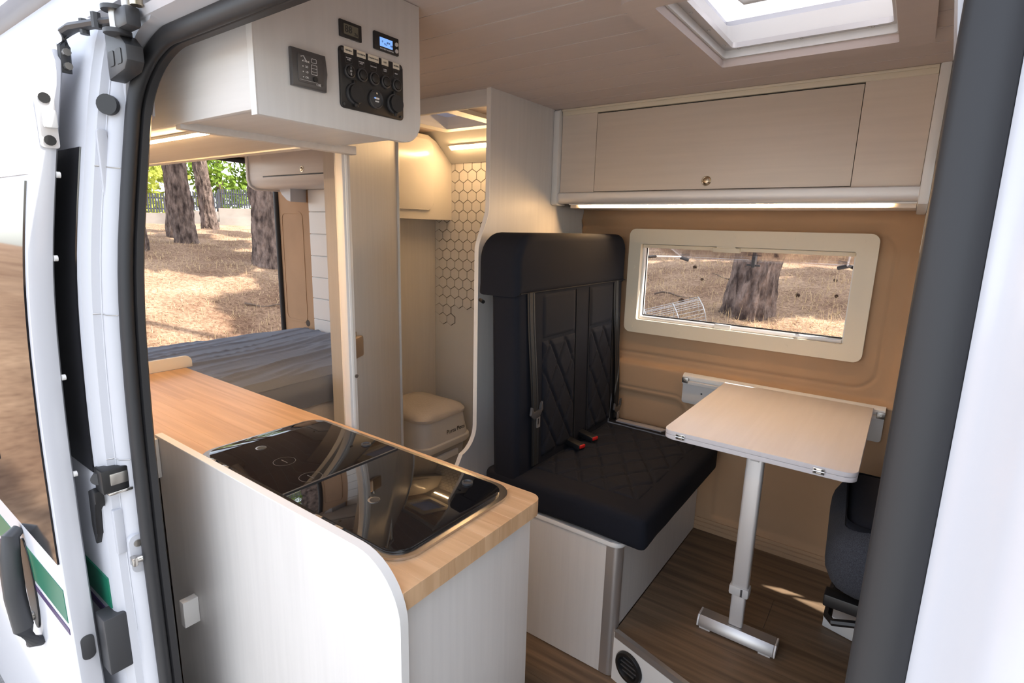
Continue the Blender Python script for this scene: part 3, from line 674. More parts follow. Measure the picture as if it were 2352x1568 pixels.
# ---- the sliding door, slid open along the body side
def ydoor(z): return ybody(z)-.074
XD = -1.360
def door_front(z):
    x = XD
    if z > 1.76: t = min((z-1.76)/.10, 1); x -= .085*(1-math.sqrt(max(0, 1-t*t)))
    if z > 1.25 and z < 1.75: x += 0.0
    return x
ZD = [-.15+.04*i for i in range(48)]+[1.765, 1.79, 1.81, 1.83, 1.845, 1.855, 1.86]
ZD = sorted(z for z in ZD if z <= 1.8601)
d1 = sroot('door_1', 'white sliding door slid open along the van side', (-1.9, .3, -.15))
def prof_door(z):
    x = door_front(z); y = ydoor(z)
    return [(-2.62, y), (x-.006, y), (x-.001, y+.003), (x, y+.008), (x, y+.030), (x-.003, y+.041), (x-.010, y+.045), (-2.62, y+.045)]
loft_z('door_shell', ZD, prof_door, M['paint'], d1)
slab_on(ydoor, -2.55, XD-.007, .80, 1.585, 'glazing', M['bodyglass'], d1, -.0035, .005, 20)
slab_on(ydoor, -2.60, XD-.004, 1.597, 1.612, 'crease', M['paint'], d1, -.004, .006, 3)
slab_on(ydoor, -2.56, XD-.012, .655, .735, 'green_stripe', M['green'], d1, -.0012, .002, 4)
slab_on(ydoor, -2.56, XD-.012, .625, .640, 'purple_stripe', M['purple'], d1, -.0012, .002, 3)
# recessed glazing seam line
slab_on(ydoor, -1.765, -1.755, .93, 1.30, 'window_trim', M['black'], d1, -.007, .006, 8)
# door handle
hxc = -1.66; yh = ydoor(.62)
hd_ = prism('handle_bowl', [(hxc+.045*math.cos(R(a)), .625+.125*math.sin(R(a))) for a in range(0, 360, 15)], 'y', yh-.004, yh+.004, M['black'], d1, bev=.002)
tube('handle_grip', [(hxc-.005, yh-.004, .775), (hxc+.002, yh-.022, .765), (hxc+.012, yh-.032, .72), (hxc+.022, yh-.036, .62), (hxc+.026, yh-.032, .53), (hxc+.026, yh-.020, .485), (hxc+.022, yh-.003, .475)], [.016, .020, .021, .021, .020, .019, .016], M['dgrey'], d1, 12, flat=.75)
cyl('key_lock', (hxc-.012, yh-.004, .53), (hxc-.012, yh-.008, .53), .012, M['zinc'], d1, 14)
# shut-face fittings
zl = 1.70; yl = ydoor(zl)
lp = prism('latch_plate', rrect(yl+.008, yl+.038, zl-.052, zl+.052, .006, 3), 'x', XD-.001, XD+.003, M['alu_l'], d1, bev=.001)
box('latch_wedge', XD+.002, XD+.014, yl+.015, yl+.037, zl-.016, zl+.018, M['white_pl'], lp, bev=.004)
for s in (-1, 1): cyl('screw', (XD+.002, yl+.023, zl+s*.038), (XD+.006, yl+.023, zl+s*.038), .0095, M['black'], lp, 14, bev=.0015)
z = .585; prism('rubber_plug', rrect(ydoor(z)+.011, ydoor(z)+.036, z-.030, z+.030, .011, 5), 'x', XD-.001, XD+.002, M['dgrey'], d1, bev=.001)
for z in (1.60, 1.44, 1.20, .99): cyl('bump_stop', (XD-.004, ydoor(z)+.043, z), (XD-.004, ydoor(z)+.049, z), .006, M['white_pl'], d1, 10)
# upper roller arm bolted to the door and running in the track
arm = thing('roller_arm', 'dark steel roller arm carrying the sliding door in its track', 'bracket', (-1.36, .40, 1.80))
ya = ydoor(1.83)+.036; ZA = .030; XA = -.012
def ap(x, y, z): return (x+XA, y, z+ZA)
tube('arm_bar', [ap(-1.372, ya+.010, 1.765), ap(-1.368, ya+.010, 1.812), ap(-1.358, ya+.012, 1.836), ap(-1.335, ya+.018, 1.842), ap(-1.24, ya+.034, 1.838), ap(-1.20, ya+.042, 1.836)], [.010, .011, .012, .012, .011, .010], M['dgrey'], arm, 8, flat=.7)
for z in (1.775, 1.80): cyl('bolt', ap(-1.364, ya+.010, z), ap(-1.352, ya+.010, z), .007, M['zinc'], arm, 8)
for k in range(2): cyl('bolt', ap(-1.30+k*.06, ya+.026, 1.826), ap(-1.30+k*.06, ya+.026, 1.852), .008, M['dgrey'], arm, 8)
cyl('pivot', ap(-1.195, ya+.042, 1.815), ap(-1.195, ya+.042, 1.858), .011, M['zinc'], arm, 12)
for k, zz in enumerate((1.850, 1.812)): cyl('pivot_plate', ap(-1.195, ya+.042, zz), ap(-1.195, ya+.042, zz+.007), .022, M['dgrey'], arm, 16)
box('carriage', -1.195+XA, -1.140+XA, ya+.036, ya+.062, 1.818+ZA, 1.852+ZA, M['dgrey'], arm, bev=.006)
for k in range(2): cyl('roller', ap(-1.165+k*.035, ya+.052, 1.850), ap(-1.165+k*.035, ya+.052, 1.878), .010, M['brass'] if k else M['zinc'], arm, 14)
stp = struct(prism('trim_9', [(-1.275, 1.775), (-1.20, 1.785), (-1.185, 1.80), (-1.185, 1.825), (-1.21, 1.845), (-1.275, 1.86)], 'y', ybody(1.8)+.012, ybody(1.8)+.042, M['dgrey'], bev=.004), 'dark plastic stop below the sliding door track')
for k in range(2): prism('pocket', rrect(-1.262+k*.034, -1.238+k*.034, 1.796, 1.822, .004, 2), 'y', ybody(1.8)+.0105, ybody(1.8)+.0125, M['ink_d'], stp)

# ================================================================== KITCHEN
kc = thing('kitchen_cabinet', 'white kitchen block with a rounded splash panel facing the sliding door', 'cabinet', (-1.2, .8, 0))
YS = .548; ZT = .959; XE = -.616; RS = .113
arc = [(XE-RS+RS*math.cos(R(a)), ZT-RS+RS*math.sin(R(a))) for a in range(9, 91, 9)]
prism('splash_panel', [(-1.56, .02), (XE, .02), (XE, ZT-RS)]+arc+[(-1.56, ZT)], 'y', YS, YS+.017, M['laminate'], kc, bev=.0012)
ep = [(XE, .02), (XE, ZT-RS)]+arc+[(-1.56, ZT)]
def eb(i):
    p, q = ep[max(i-1, 0)], ep[min(i+1, len(ep)-1)]; t = Vector((q[0]-p[0], q[1]-p[1])).normalized(); nx, nz = t.y, -t.x
    return [(ep[i][0]+nx*o, y, ep[i][1]+nz*o) for y, o in ((YS-.0004, -.001), (YS-.0004, .0014), (YS+.0174, .0014), (YS+.0174, -.001))]
sweep('edge_band', ep, eb, M['edge'], kc)
box('end_panel', -.666, -.648, .5655, .990, .01, .861, M['laminate'], kc, bev=.001)
box('aisle_panel', -2.34, -.667, .972, .990, .01, .861, M['laminate_h'], kc)
box('rear_panel', -2.345, -2.327, .566, .99, .01, .861, M['laminate'], kc)
box('spacer', -1.575, -1.540, .500, .5475, .845, .953, M['edge'], kc, bev=.001)
box('spacer', -1.420, -1.398, .510, .5475, .475, .548, M['edge'], kc, bev=.001)
wt = thing('worktop', 'bamboo worktop with rounded corner on the kitchen block', 'worktop', (-1.5, .8, .862))
bmt = bmesh.new()
HB = (-1.452, -.715, .632, .958)           # cut-out under the hob
rc = .028
def wt_piece(name, pts, m): return prism(name, pts, 'z', .862, .900, m, wt, smooth=True)
# staves: strips along the length, real joints
rnd = random.Random(5)
def stave(x0, x1, y0, y1, m, rr=None):
    if rr: return prism('stave', rr, 'z', .862, .9, m, wt, bev=.0006, seg=1)
    return box('stave', x0, x1, y0, y1, .862, .9, m, wt, bev=.0004, seg=1)
yy = .566; edges = [yy, .610, .655, .70, .745, .79, .835, .88, .922, .963, 1.008]
mm = [M['bamboo'], M['bamboo_b']]
for i, (a, b) in enumerate(zip(edges, edges[1:])):
    xr = -.626
    x0 = -2.452
    if b <= .611: stave(-1.56, xr, a, b, mm[1]); stave(x0, -1.561, a, b, mm[0]); continue
    cuts = [x0, -1.475]
    if a < .965 and b > .625:
        stave(x0, -1.452, a, b, mm[i % 2]) if i not in (2, 5) else (stave(x0, -2.0, a, b, mm[0]), stave(-2.0, -1.452, a, b, mm[1]))
        if b > .958: stave(-1.452, -.715, .958, b, mm[i % 2])
        if a < .632: stave(-1.452, -.715, a, .632, mm[i % 2])
        stave(-.715, xr, a, b, mm[i % 2]) if i < 9 else None
    else:
        stave(x0, -.715, a, b, mm[i % 2])
last = [(-.715, .963), (-.626, .963)]+[(-.626-.03+.03*math.cos(R(t)), 1.008-.03+.03*math.sin(R(t))) for t in range(0, 91, 10)]+[(-.715, 1.008)]
prism('stave', last, 'z', .862, .9, mm[0], wt, bev=.0006, seg=1)
up = tag(prism('upstand', [(.566, .901), (1.035, .901), (1.035, .925)]+[(1.010+.025*math.cos(R(a)), .925+.025*math.sin(R(a))) for a in range(15, 91, 15)]+[(.566, .950)], 'x', -2.470, -2.453, M['edge'], None, bev=.001), 'low white upstand at the bed end of the bamboo worktop', 'board')
# hob and sink unit with two smoked glass lids
hb = thing('hob_sink_unit', 'hob and sink unit with two black glass lids in the worktop', 'hob', (-1.08, .79, .9))
ring('rim', rrect(-1.482, -.686, .605, .986, .060, 8), rrect(-1.455, -.712, .630, .960, .045, 8), 'z', .9005, .9065, M['steel'], hb, bev=.0012)
ring('tray', rrect(-1.458, -.709, .628, .962, .046, 8), rrect(-1.450, -.717, .634, .955, .042, 8), 'z', .872, .902, M['steel'], hb)
box('tray_floor', -1.452, -.715, .632, .958, .868, .873, M['ink_d'], hb)
def lid(x0, x1, corners): 
    l = prism('glass_lid', rrect(x0, x1, .622, .968, .045, 8, corners), 'z', .906, .912, M['blackglass'], hb, bev=.0012); return l
l1 = lid(-1.464, -1.087, (0, 0, 1, 1)); l2 = lid(-1.083, -.703, (1, 1, 0, 0))
box('lid_joint', -1.0874, -1.0826, .623, .967, .9055, .9126, M['panelgrey'], hb)
def grommet(x, y, r, parent, nm='lid_grommet'):
    n = 24; rings = [[(x+rr*math.cos(2*math.pi*k/n), y+rr*math.sin(2*math.pi*k/n), z) for k in range(n)] for rr, z in ((r, .912), (r, .916), (r*.72, .917), (r*.62, .9135))]
    return lathe_rings(nm, rings, M['dgrey'], parent)
grommet(-1.170, .929, .0135, l1); grommet(-.795, .930, .0135, l2)
for x, y, p in ((-1.372, .733, l1), (-.905, .735, l2)): cyl('control_hole', (x, y, .9119), (x, y, .9128), .014, M['steel'], p, 24, bev=.0003); cyl('hole_dark', (x+.002, y+.001, .9127), (x+.002, y+.001, .9132), .0115, M['ink_d'], p, 24)
for x, y, p in ((-1.245, .725, l1), (-1.115, .715, l2)):
    lathe_rings('printed_emblem', [[(x+rr*math.cos(2*math.pi*k/28), y+rr*math.sin(2*math.pi*k/28), .91215) for k in range(28)] for rr in (.028, .0265)], M['panelgrey'], p, cap=False)
    box('printed_line', x-.014, x+.014, y-.0012, y+.0012, .9120, .9122, M['panelgrey'], p)
for x in (-1.40, -1.335, -.945, -.875): box('lid_hinge', x-.012, x+.012, .6145, .622, .905, .911, M['steel'], hb, bev=.001)

# ---- overhead locker on the door side (carries the control panel)
OX = -1.0
ol = thing('overhead_locker', 'white overhead locker above the kitchen worktop with control panels on its end', 'cabinet', (-1.7, .78, 1.71))
endp = [(.575, 1.712)]+[(.935+.05*math.cos(R(a)), 1.762+.05*math.sin(R(a))) for a in range(-90, 1, 10)]+[(.985, CEIL-.001), (.575, CEIL-.001)]
prism('end_panel', endp, 'x', OX-.018, OX, M['laminate'], ol, bev=.0012)
box('outer_panel', -2.50, OX-.0185, .5735, .590, 1.722, CEIL-.001, M['laminate_h'], ol, bev=.001)
box('floor_board', -2.50, OX-.0185, .5905, .955, 1.727, 1.742, M['laminate_h'], ol)
box('aisle_panel', -2.50, OX-.0185, .956, .972, 1.727, CEIL-.001, M['laminate_h'], ol, bev=.001)
box('edge_rail', -2.50, -1.34, .925, .9555, 1.722, 1.7265, M['edge'], ol)
box('end_cap', OX-.0182, OX+.0004, .5732, .5748, 1.712, CEIL-.001, M['edge'], ol)
l_ = thing('led_strip', 'warm light strip under the kitchen overhead locker', 'lamp', (-1.6, .66, 1.72))
box('profile', -2.40, -1.34, .648, .668, 1.7205, 1.7265, M['white_pl'], l_)
box('diffuser', -2.39, -1.36, .651, .665, 1.7175, 1.7205, led_mat('led_kitchen', 13), l_)
ob = thing('bedroom_locker', 'rounded tan locker above the bed on the sliding door side', 'cabinet', (-2.9, .78, 1.74))
prism('body', [(.59, 1.765), (.98, 1.765), (1.03, 1.79), (1.05, 1.84), (1.05, CEIL-.001), (.59, CEIL-.001)], 'x', -3.70, -2.52, M['ceil'], ob, bev=.01)
prism('door', rrect(-3.6, -2.6, 1.85, 1.98, .01, 3), 'y', 1.05, 1.062, M['ceil'], ob)
# --- panels on the end board (world x = OX)
k105 = 1.0/.95
def ey(y): return y*k105
def ez(z): return 1.52+(z-1.52)*k105
X0 = OX
pa = thing('tank_level_panel', 'square dark grey tank level panel with white icons on the locker end', 'panel', (X0, ey(.645), ez(1.79)))
y0, y1, z0, z1 = ey(.610), ey(.681), ez(1.7625), ez(1.8265)
prism('frame', [(y0, z0), (y1, z0), (y1+.002, (z0+z1)/2), (y1, z1), (y0, z1)], 'x', X0+.0002, X0+.012, M['panelgrey'], pa, bev=.003)
prism('face', rrect(y0+.011, y1-.008, z0+.008, z1-.008, .005, 4), 'x', X0+.0118, X0+.0132, M['panelgrey'], pa, bev=.0005)
xf = X0+.0134
for k in range(4):
    cyl('indicator', (xf-.0003, y0+.022, z0+.018+k*.0095), (xf, y0+.022, z0+.018+k*.0095), .0012, M['ink'], pa, 8)
    text('lettering', ('OK', '1/3', '2/3', 'TANK')[k], .005, (xf, y0+.030, z0+.018+k*.0095), M['ink'], pa)
tube('tap_icon', [(xf, y0+.018, z1-.014), (xf, y0+.024, z1-.012), (xf, y0+.028, z1-.018), (xf, y0+.030, z1-.020)], .0007, M['ink'], pa, 5)
ring('tank_icon', rrect(y0+.040, y0+.053, z0+.026, z0+.044, .001, 2), rrect(y0+.0408, y0+.0522, z0+.0268, z0+.0432, .001, 2), 'x', xf-.0004, xf, M['ink'], pa)
for k in range(2): box('tank_line', xf-.0004, xf, y0+.041, y0+.052, z0+.031+k*.006, z0+.0316+k*.006, M['ink'], pa)
ring('tank_icon', rrect(y0+.041, y0+.052, z0+.047, z0+.055, .0015, 2), rrect(y0+.0418, y0+.0512, z0+.0478, z0+.0542, .001, 2), 'x', xf-.0004, xf, M['ink'], pa)
cyl('push_button', (xf-.0004, y0+.047, z0+.018), (xf+.003, y0+.047, z0+.018), .0048, M['black'], pa, 16, bev=.0006)
box('rule_line', xf-.0004, xf, y0+.015, y0+.052, z0+.0125, z0+.0129, M['ink'], pa)
text('lettering', 'CBE', .006, (xf, y0+.055, z0+.0095), M['ink'], pa)
pb = thing('thermometer_display', 'small black thermometer display with an olive screen', 'display', (X0, ey(.746), ez(1.889)))
y0, y1, z0, z1 = ey(.7205), ey(.772), ez(1.874), ez(1.904)
prism('case', rrect(y0, y1, z0, z1, .001, 2), 'x', X0+.0002, X0+.005, M['black'], pb, bev=.0006)
box('screen', X0+.0048, X0+.0054, y0+.009, y1-.009, z0+.006, z1-.006, M['lcd'], pb)
for k, s in enumerate(('8', '8')): text('lettering', s, .019, (X0+.0057, y0+.0155+k*.0095, (z0+z1)/2), M['ink_d'], pb)
text('lettering', '26', .009, (X0+.0057, y1-.015, (z0+z1)/2-.005), M['ink_d'], pb)
pc = thing('battery_monitor', 'black battery monitor with a glowing blue screen', 'display', (X0, ey(.836), ez(1.889)))
y0, y1, z0, z1 = ey(.8035), ey(.8695), ez(1.8725), ez(1.9065)
prism('case', rrect(y0, y1, z0, z1, .002, 3), 'x', X0+.0002, X0+.005, M['black'], pc, bev=.0006)
box('screen', X0+.0048, X0+.0054, y0+.015, y1-.0185, z0+.009, z1-.009, M['lcd_blue'], pc)
for k in range(4): text('lettering', ('0', '13.2', '00.0', '100')[k], .0055, (X0+.0057, y0+.022+k*.0085, (z0+z1)/2-(k % 2)*.004+.001), M['ink_d'], pc)
for k in range(2): cyl('push_button', (X0+.0045, y1-.0075, z0+.009+k*.0135), (X0+.007, y1-.0075, z0+.009+k*.0135), .0042, M['alu_l'], pc, 16, bev=.0005)
text('lettering', 'BATTERY MONITOR', .0042, (X0+.0054, (y0+y1)/2, z0+.0045), M['ink'], pc)
pd = thing('switch_panel', 'black switch and socket panel with five rockers and two capped sockets', 'panel', (X0, ey(.80), ez(1.80)))
y0, y1, z0, z1 = ey(.717), ey(.8805), ez(1.745), ez(1.8575)
prism('plate', rrect(y0, y1, z0, z1, .008, 5), 'x', X0+.0002, X0+.004, M['black'], pd, bev=.0008)
for yy, zz in ((y0+.007, z0+.007), (y1-.007, z0+.007), (y0+.007, z1-.007), (y1-.007, z1-.007)): screw(pd, (X0+.0038, yy, zz), (1, 0, 0), .003, M['dgrey'])
names = ('NEVERA', 'EXTERIOR', 'CALEFACCION', 'LUZ', 'BOMBA'); subs = ('BATTERY\nLEVEL', 'ANCHOR\nLIGHT', 'NAV LIGHT', 'CABIN\nLIGHT', 'PUMP')
W_ = y1-y0; H_ = z1-z0
for k in range(5):
    yc = y0+W_*(.135+.1875*k); wl = (.0115, .0115, .0145, .0095, .0095)[k]
    box('label_sticker', X0+.0038, X0+.0045, yc-wl, yc+wl, z1-.012, z1+.0005, M['sticker'], pd)
    text('lettering', names[k], .0044 if k != 2 else .0038, (X0+.0047, yc, z1-.006), M['ink_d'], pd)
    ring('label_frame', rrect(yc-.0085, yc+.0085, z1-.030, z1-.0145, .001, 2), rrect(yc-.0079, yc+.0079, z1-.0294, z1-.0151, .001, 2), 'x', X0+.0038, X0+.0043, M['panelgrey'], pd)
    text('lettering', subs[k], .0033, (X0+.0043, yc, z1-.022), M['ink'], pd)
    zc_ = z1-.046
    n = 24; bz = [[(X0+xx, yc+rr*math.cos(2*math.pi*q/n), zc_+rr*math.sin(2*math.pi*q/n)) for q in range(n)] for rr, xx in ((.0135, .0038), (.0135, .008), (.0105, .009), (.0098, .006))]
    sw = lathe_rings('rocker_switch', bz, M['dgrey'], pd)
    prism('rocker', [(yc+.0094*math.cos(R(a)), zc_+.0094*math.sin(R(a))) for a in range(0, 360, 18)], 'x', X0+.005, X0+.0105, M['black'], sw, bev=.001)
    if k == 0: text('lettering', 'I\nO\nII', .0062, (X0+.0108, yc, zc_), M['ink'], sw)
for k, yc in enumerate((y0+W_*.20, y0+W_*.525, y0+W_*.835)):
    zc_ = z0+.031; n = 28; r = .021 if k != 1 else .0195
    bz = [[(X0+xx, yc+rr*math.cos(2*math.pi*q/n), zc_+rr*math.sin(2*math.pi*q/n)) for q in range(n)] for rr, xx in ((r, .0038), (r, .0085), (r*.86, .0095), (r*.8, .007))]
    so = lathe_rings('socket', bz, M['dgrey'], pd)
    if k != 1:
        cyl('socket_cap', (X0+.007, yc, zc_), (X0+.0165, yc, zc_), .0182, M['black'], so, 28, bev=.002)
        box('cap_tab', X0+.008, X0+.013, yc-.005, yc+.005, zc_-.0265, zc_-.017, M['black'], so, bev=.002)
        box('cap_tether', X0+.004, X0+.009, yc-.004, yc+.004, zc_+.016, zc_+.027, M['black'], so, bev=.0015)
    else:
        box('usb_port', X0+.006, X0+.0095, yc-.004, yc+.007, zc_+.000, zc_+.0035, M['ink'], so)
        box('usb_port', X0+.006, X0+.0095, yc-.003, yc+.006, zc_-.0055, zc_-.003, M['ink'], so)
        box('usb_light', X0+.006, X0+.0096, yc-.005, yc-.0025, zc_+.0015, zc_+.0035, M['lcd_blue'], so)
        cyl('usb_mark', (X0+.0065, yc+.001, zc_+.012), (X0+.0092, yc+.001, zc_+.012), .0022, M['brass'], so, 10)

# ================================================================== OVERHEAD CABINET OVER THE DINETTE
CF = 2.10
oc = thing('overhead_cabinet', 'long white overhead cabinet, coloured as warmly lit, above the camper window with one flap door', 'cabinet', (-.65, 2.24, 1.63))
box('face_frame', PX+.03, -1.1165, CF, CF+.016, 1.674, 1.990, M['laminate_lit'], oc)
box('face_frame', -.1915, -.012, CF, CF+.016, 1.674, 1.990, M['laminate_lit'], oc)
fd = box('flap_door', -1.1145, -.1935, CF-.001, CF+.015, 1.679, 1.985, M['laminate_lit'], oc, bev=.0012)
n = 24; kn = [[(-.652+r*math.cos(2*math.pi*q/n), CF-.001-yy, 1.708+r*math.sin(2*math.pi*q/n)) for q in range(n)] for r, yy in ((.0175, 0), (.0175, .0025), (.0155, .004), (.0135, .003), (.0125, .0035), (.010, .0065), (.006, .0075))]
lathe_rings('push_knob', kn, M['brass'], fd)
box('face_gap', PX+.03, -.012, CF+.012, CF+.016, 1.66, 1.995, M['ink_d'], oc)
box('top_rail', PX+.03, -.012, CF-.004, CF+.016, 1.990, CEIL-.001, M['cream'], oc, bev=.002)
box('quarter_bead', PX+.03, -.012, CF-.012, CF-.004, CEIL-.009, CEIL-.0005, M['cream'], oc, bev=.002)
rail = [(CF+.018, 1.676), (CF-.010, 1.676), (CF-.016, 1.672), (CF-.018, 1.655), (CF-.014, 1.640), (CF-.004, 1.631), (CF+.018, 1.630)]
sweep('aluminium_rail', [0, 1], lambda i: [((PX+.025, -.010)[i], y, z) for y, z in rail], M['alu_l'], oc)
box('bottom_board', -1.235, -.012, CF+.018, 2.372, 1.612, 1.628, M['laminate_lit'], oc, bev=.001)
for a, b in ((PX+.0005, PX+.028),):
    prism('end_trim', rrect(CF-.026, CF+.05, 1.622, CEIL-.001, .012, 4, (0, 0, 1, 1)), 'x', a, b, M['white_pl'], oc, bev=.003)
prism('end_trim', [(CF-.022, 1.640), (CF-.012, 1.622), (CF+.03, 1.615), (2.372, 1.60), (2.372, CEIL-.001), (CF-.022, CEIL-.001)], 'x', -.011, .016, M['white_pl'], oc, bev=.004)
prism('end_trim', [(2.27, 1.47), (2.36, 1.47), (2.36, 1.70), (2.22, 1.90), (2.12, CEIL-.02), (2.06, CEIL-.02), (2.12, 1.72), (2.26, 1.63)], 'x', .017, .034, M['white_pl'], oc, bev=.004)
ls = thing('led_strip', 'warm dotted light strip under the dinette overhead cabinet', 'lamp', (-.65, CF+.03, 1.61))
box('profile', -1.235, -.012, CF+.006, CF+.040, 1.6245, 1.6295, M['white_pl'], ls)
box('diffuser', -1.19, -.075, CF+.012, CF+.024, 1.6215, 1.6245, led_mat('led_dinette', 21), ls)
# cab overhead shelf beyond the cabinet
cs_ = thing('cab_shelf', 'pale curved storage shelf above the driver cab', 'shelf', (.5, 1.5, 1.7))
prism('front_panel', [(2.385, 1.50), (2.385, CEIL-.002), (.60, CEIL-.002), (.60, 1.93), (1.2, 1.90), (1.75, 1.83), (2.10, 1.72), (2.27, 1.56), (2.30, 1.50)], 'x', .055, .075, M['white_pl'], cs_, bev=.004)

# ================================================================== REAR BEDROOM FURNITURE
rc_ = thing('bedroom_cabinet', 'white rounded wall cabinet over the bed on the driver side', 'cabinet', (-3.1, 2.15, 1.75))
prof_ = [(2.04, CEIL-.001), (2.04, 1.80), (2.052, 1.765), (2.085, 1.745), (2.287, 1.745), (2.287, CEIL-.001)]
prism('body', prof_, 'x', -3.71, -2.34, M['laminate_h'], rc_, bev=.001)
prism('end_trim', [(2.028, CEIL-.001), (2.028, 1.795), (2.042, 1.755), (2.08, 1.733), (2.287, 1.733), (2.287, CEIL-.001)], 'x', -3.735, -3.705, M['white_pl'], rc_, bev=.01)
bd = box('door', -3.53, -2.45, 2.030, 2.041, 1.815, 1.985, M['laminate_h'], rc_, bev=.0015)
box('door_gap', -3.537, -2.44, 2.0385, 2.0405, 1.808, 1.99, M['ink_d'], rc_)
kn = [[(-3.08+r*math.cos(2*math.pi*q/n), 2.03-yy, 1.842+r*math.sin(2*math.pi*q/n)) for q in range(n)] for r, yy in ((.0175, 0), (.0175, .003), (.0135, .003), (.010, .0065), (.006, .0075))]
lathe_rings('push_knob', kn, M['brass'], bd)
bbz = thing('bed_base', 'pale bed platform under the grey mattress', 'bed', (-2.9, 1.4, 0))
box('front_board', -2.40, -2.382, .60, 2.287, .0, .605, M['laminate_h'], bbz)
box('slat_deck', -3.62, -2.40, .60, 2.287, .585, .605, M['laminate_h'], bbz)
for yy in (.62, 1.45, 2.26): box('leg', -3.60, -3.56, yy-.02, yy+.02, 0, .585, M['laminate'], bbz)
def mattress(u, v):
    # top surface with creases running across the bed
    x = -3.60+u*1.23; y = .60+v*1.685; ed = min(u, 1-u)*1.23; ew = min(v, 1-v)*1.685
    z = .775-.03*math.exp(-ed/.03)-.012*math.exp(-ew/.02)
    cr = fbm(x*7+y*1.5, y*.8, 2.0, 3)
    z += .010*math.exp(-abs(cr)*9)*(1 if ed > .04 else .3)+.006*fbm(x*3, y*2, 5.)
    z += .012*math.exp(-((x+3.0+.15*(y-1.4)+.04*math.sin(y*3))/.02)**2)+.014*math.exp(-((x+2.62+.22*(y-1.4))/.018)**2)
    return (x, y, z)
mt = thing('mattress', 'mattress under a creased slate grey fitted sheet', 'mattress', (-2.9, 1.45, .607))
grid('top_sheet', mattress, 110, 90, M['sheet'], mt)
bm = bmesh.new()
rim = [mattress(u, 0) for u in [i/60 for i in range(61)]]+[mattress(1, v) for v in [i/60 for i in range(1, 61)]]+[mattress(u, 1) for u in [1-i/60 for i in range(1, 61)]]+[mattress(0, v) for v in [1-i/60 for i in range(1, 60)]]
cxm, cym = -2.93, 1.44
rr_ = []
for lev in range(6):
    t = lev/5; out = .012*math.sin(math.pi*t)
    ringv = []
    for k, (x, y, z) in enumerate(rim):
        dx, dy = x-cxm, y-cym; l = math.hypot(dx/.67, dy/.84) or 1
        zz = z*(1-t)+.607*t
        ringv.append(bm.verts.new((x+(out+.006*fbm(x*9, y*9, zz*14))*(1 if x > -2.4 else 0), y, zz)))
    rr_.append(ringv)
for a, b in zip(rr_, rr_[1:]):
    for k in range(len(a)): bm.faces.new((a[k], a[(k+1) % len(a)], b[(k+1) % len(a)], b[k]))
obj('side_sheet', bm, M['sheet'], mt, 'all')

# ================================================================== TOILET
to = thing('portable_toilet', 'cream portable toilet with bubble wrap on its lid', 'toilet', (-2.1, 2.07, .10))
def to_ring(z, x0, x1, y0, y1, r): return [(a, b, z) for a, b in rrect(x0, x1, y0, y1, r, 6)]
def stack(name, secs, m): return lathe_rings(name, [to_ring(*s) for s in secs], m, to)
stack('tank', [(.10, -2.29, -1.935, 1.90, 2.245, .05), (.24, -2.29, -1.935, 1.90, 2.245, .05), (.335, -2.29, -1.930, 1.895, 2.25, .05)], M['toilet_b'])
stack('bowl', [(.335, -2.295, -1.905, 1.875, 2.27, .07), (.352, -2.297, -1.895, 1.868, 2.278, .075), (.372, -2.297, -1.897, 1.870, 2.276, .075), (.378, -2.296, -1.906, 1.876, 2.268, .075), (.505, -2.296, -1.925, 1.895, 2.250, .075)], M['toilet'])
stack('lid', [(.505, -2.297, -1.918, 1.888, 2.257, .075), (.520, -2.297, -1.917, 1.887, 2.258, .075), (.538, -2.295, -1.93, 1.90, 2.245, .075), (.552, -2.285, -1.965, 1.93, 2.215, .07), (.556, -2.25, -2.03, 1.99, 2.15, .06)], M['wrap'])
prism('latch', [(1.99, .265), (2.16, .265), (2.16, .300), (1.99, .300)], 'x', -1.932, -1.915, M['white_pl'], to, bev=.004)
text('lettering', 'Porta Potti', .034, (-1.908, 2.13, .425), M['ink_d'], to)
tube('lid_hinge', [(-2.285, 1.93, .552), (-2.25, 1.925, .551)], .004, M['ink_d'], to, 6)

# ================================================================== BENCH
bx_ = thing('bench_box', 'white bench box with aluminium corner post under the black double seat', 'cabinet', (-1.0, 1.9, 0))
box('side_panel', -1.28, -.672, 1.524, 1.540, .002, .495, M['laminate'], bx_)
box('front_panel', -.657, -.641, 1.55, 2.352, PLAT+.001, .495, M['laminate'], bx_)
prism('corner_post', [(-.690, 1.5225), (-.665, 1.5225)]+[(-.665+.026*math.sin(R(a)), 1.5485-.026*math.cos(R(a))) for a in range(10, 91, 10)]+[(-.639, 1.552), (-.655, 1.552), (-.69, 1.54)], 'z', .002, .4945, M['alu'], bx_)
prism('top_board', rrect(-1.29, -.634, 1.515, 2.352, .035, 6, (1, 0, 0, 0)), 'z', .496, .513, M['edge'], bx_, bev=.003)
se = thing('double_seat', 'black quilted double travel seat with two seat belts against the partition', 'seat', (-.85, 1.93, .514))
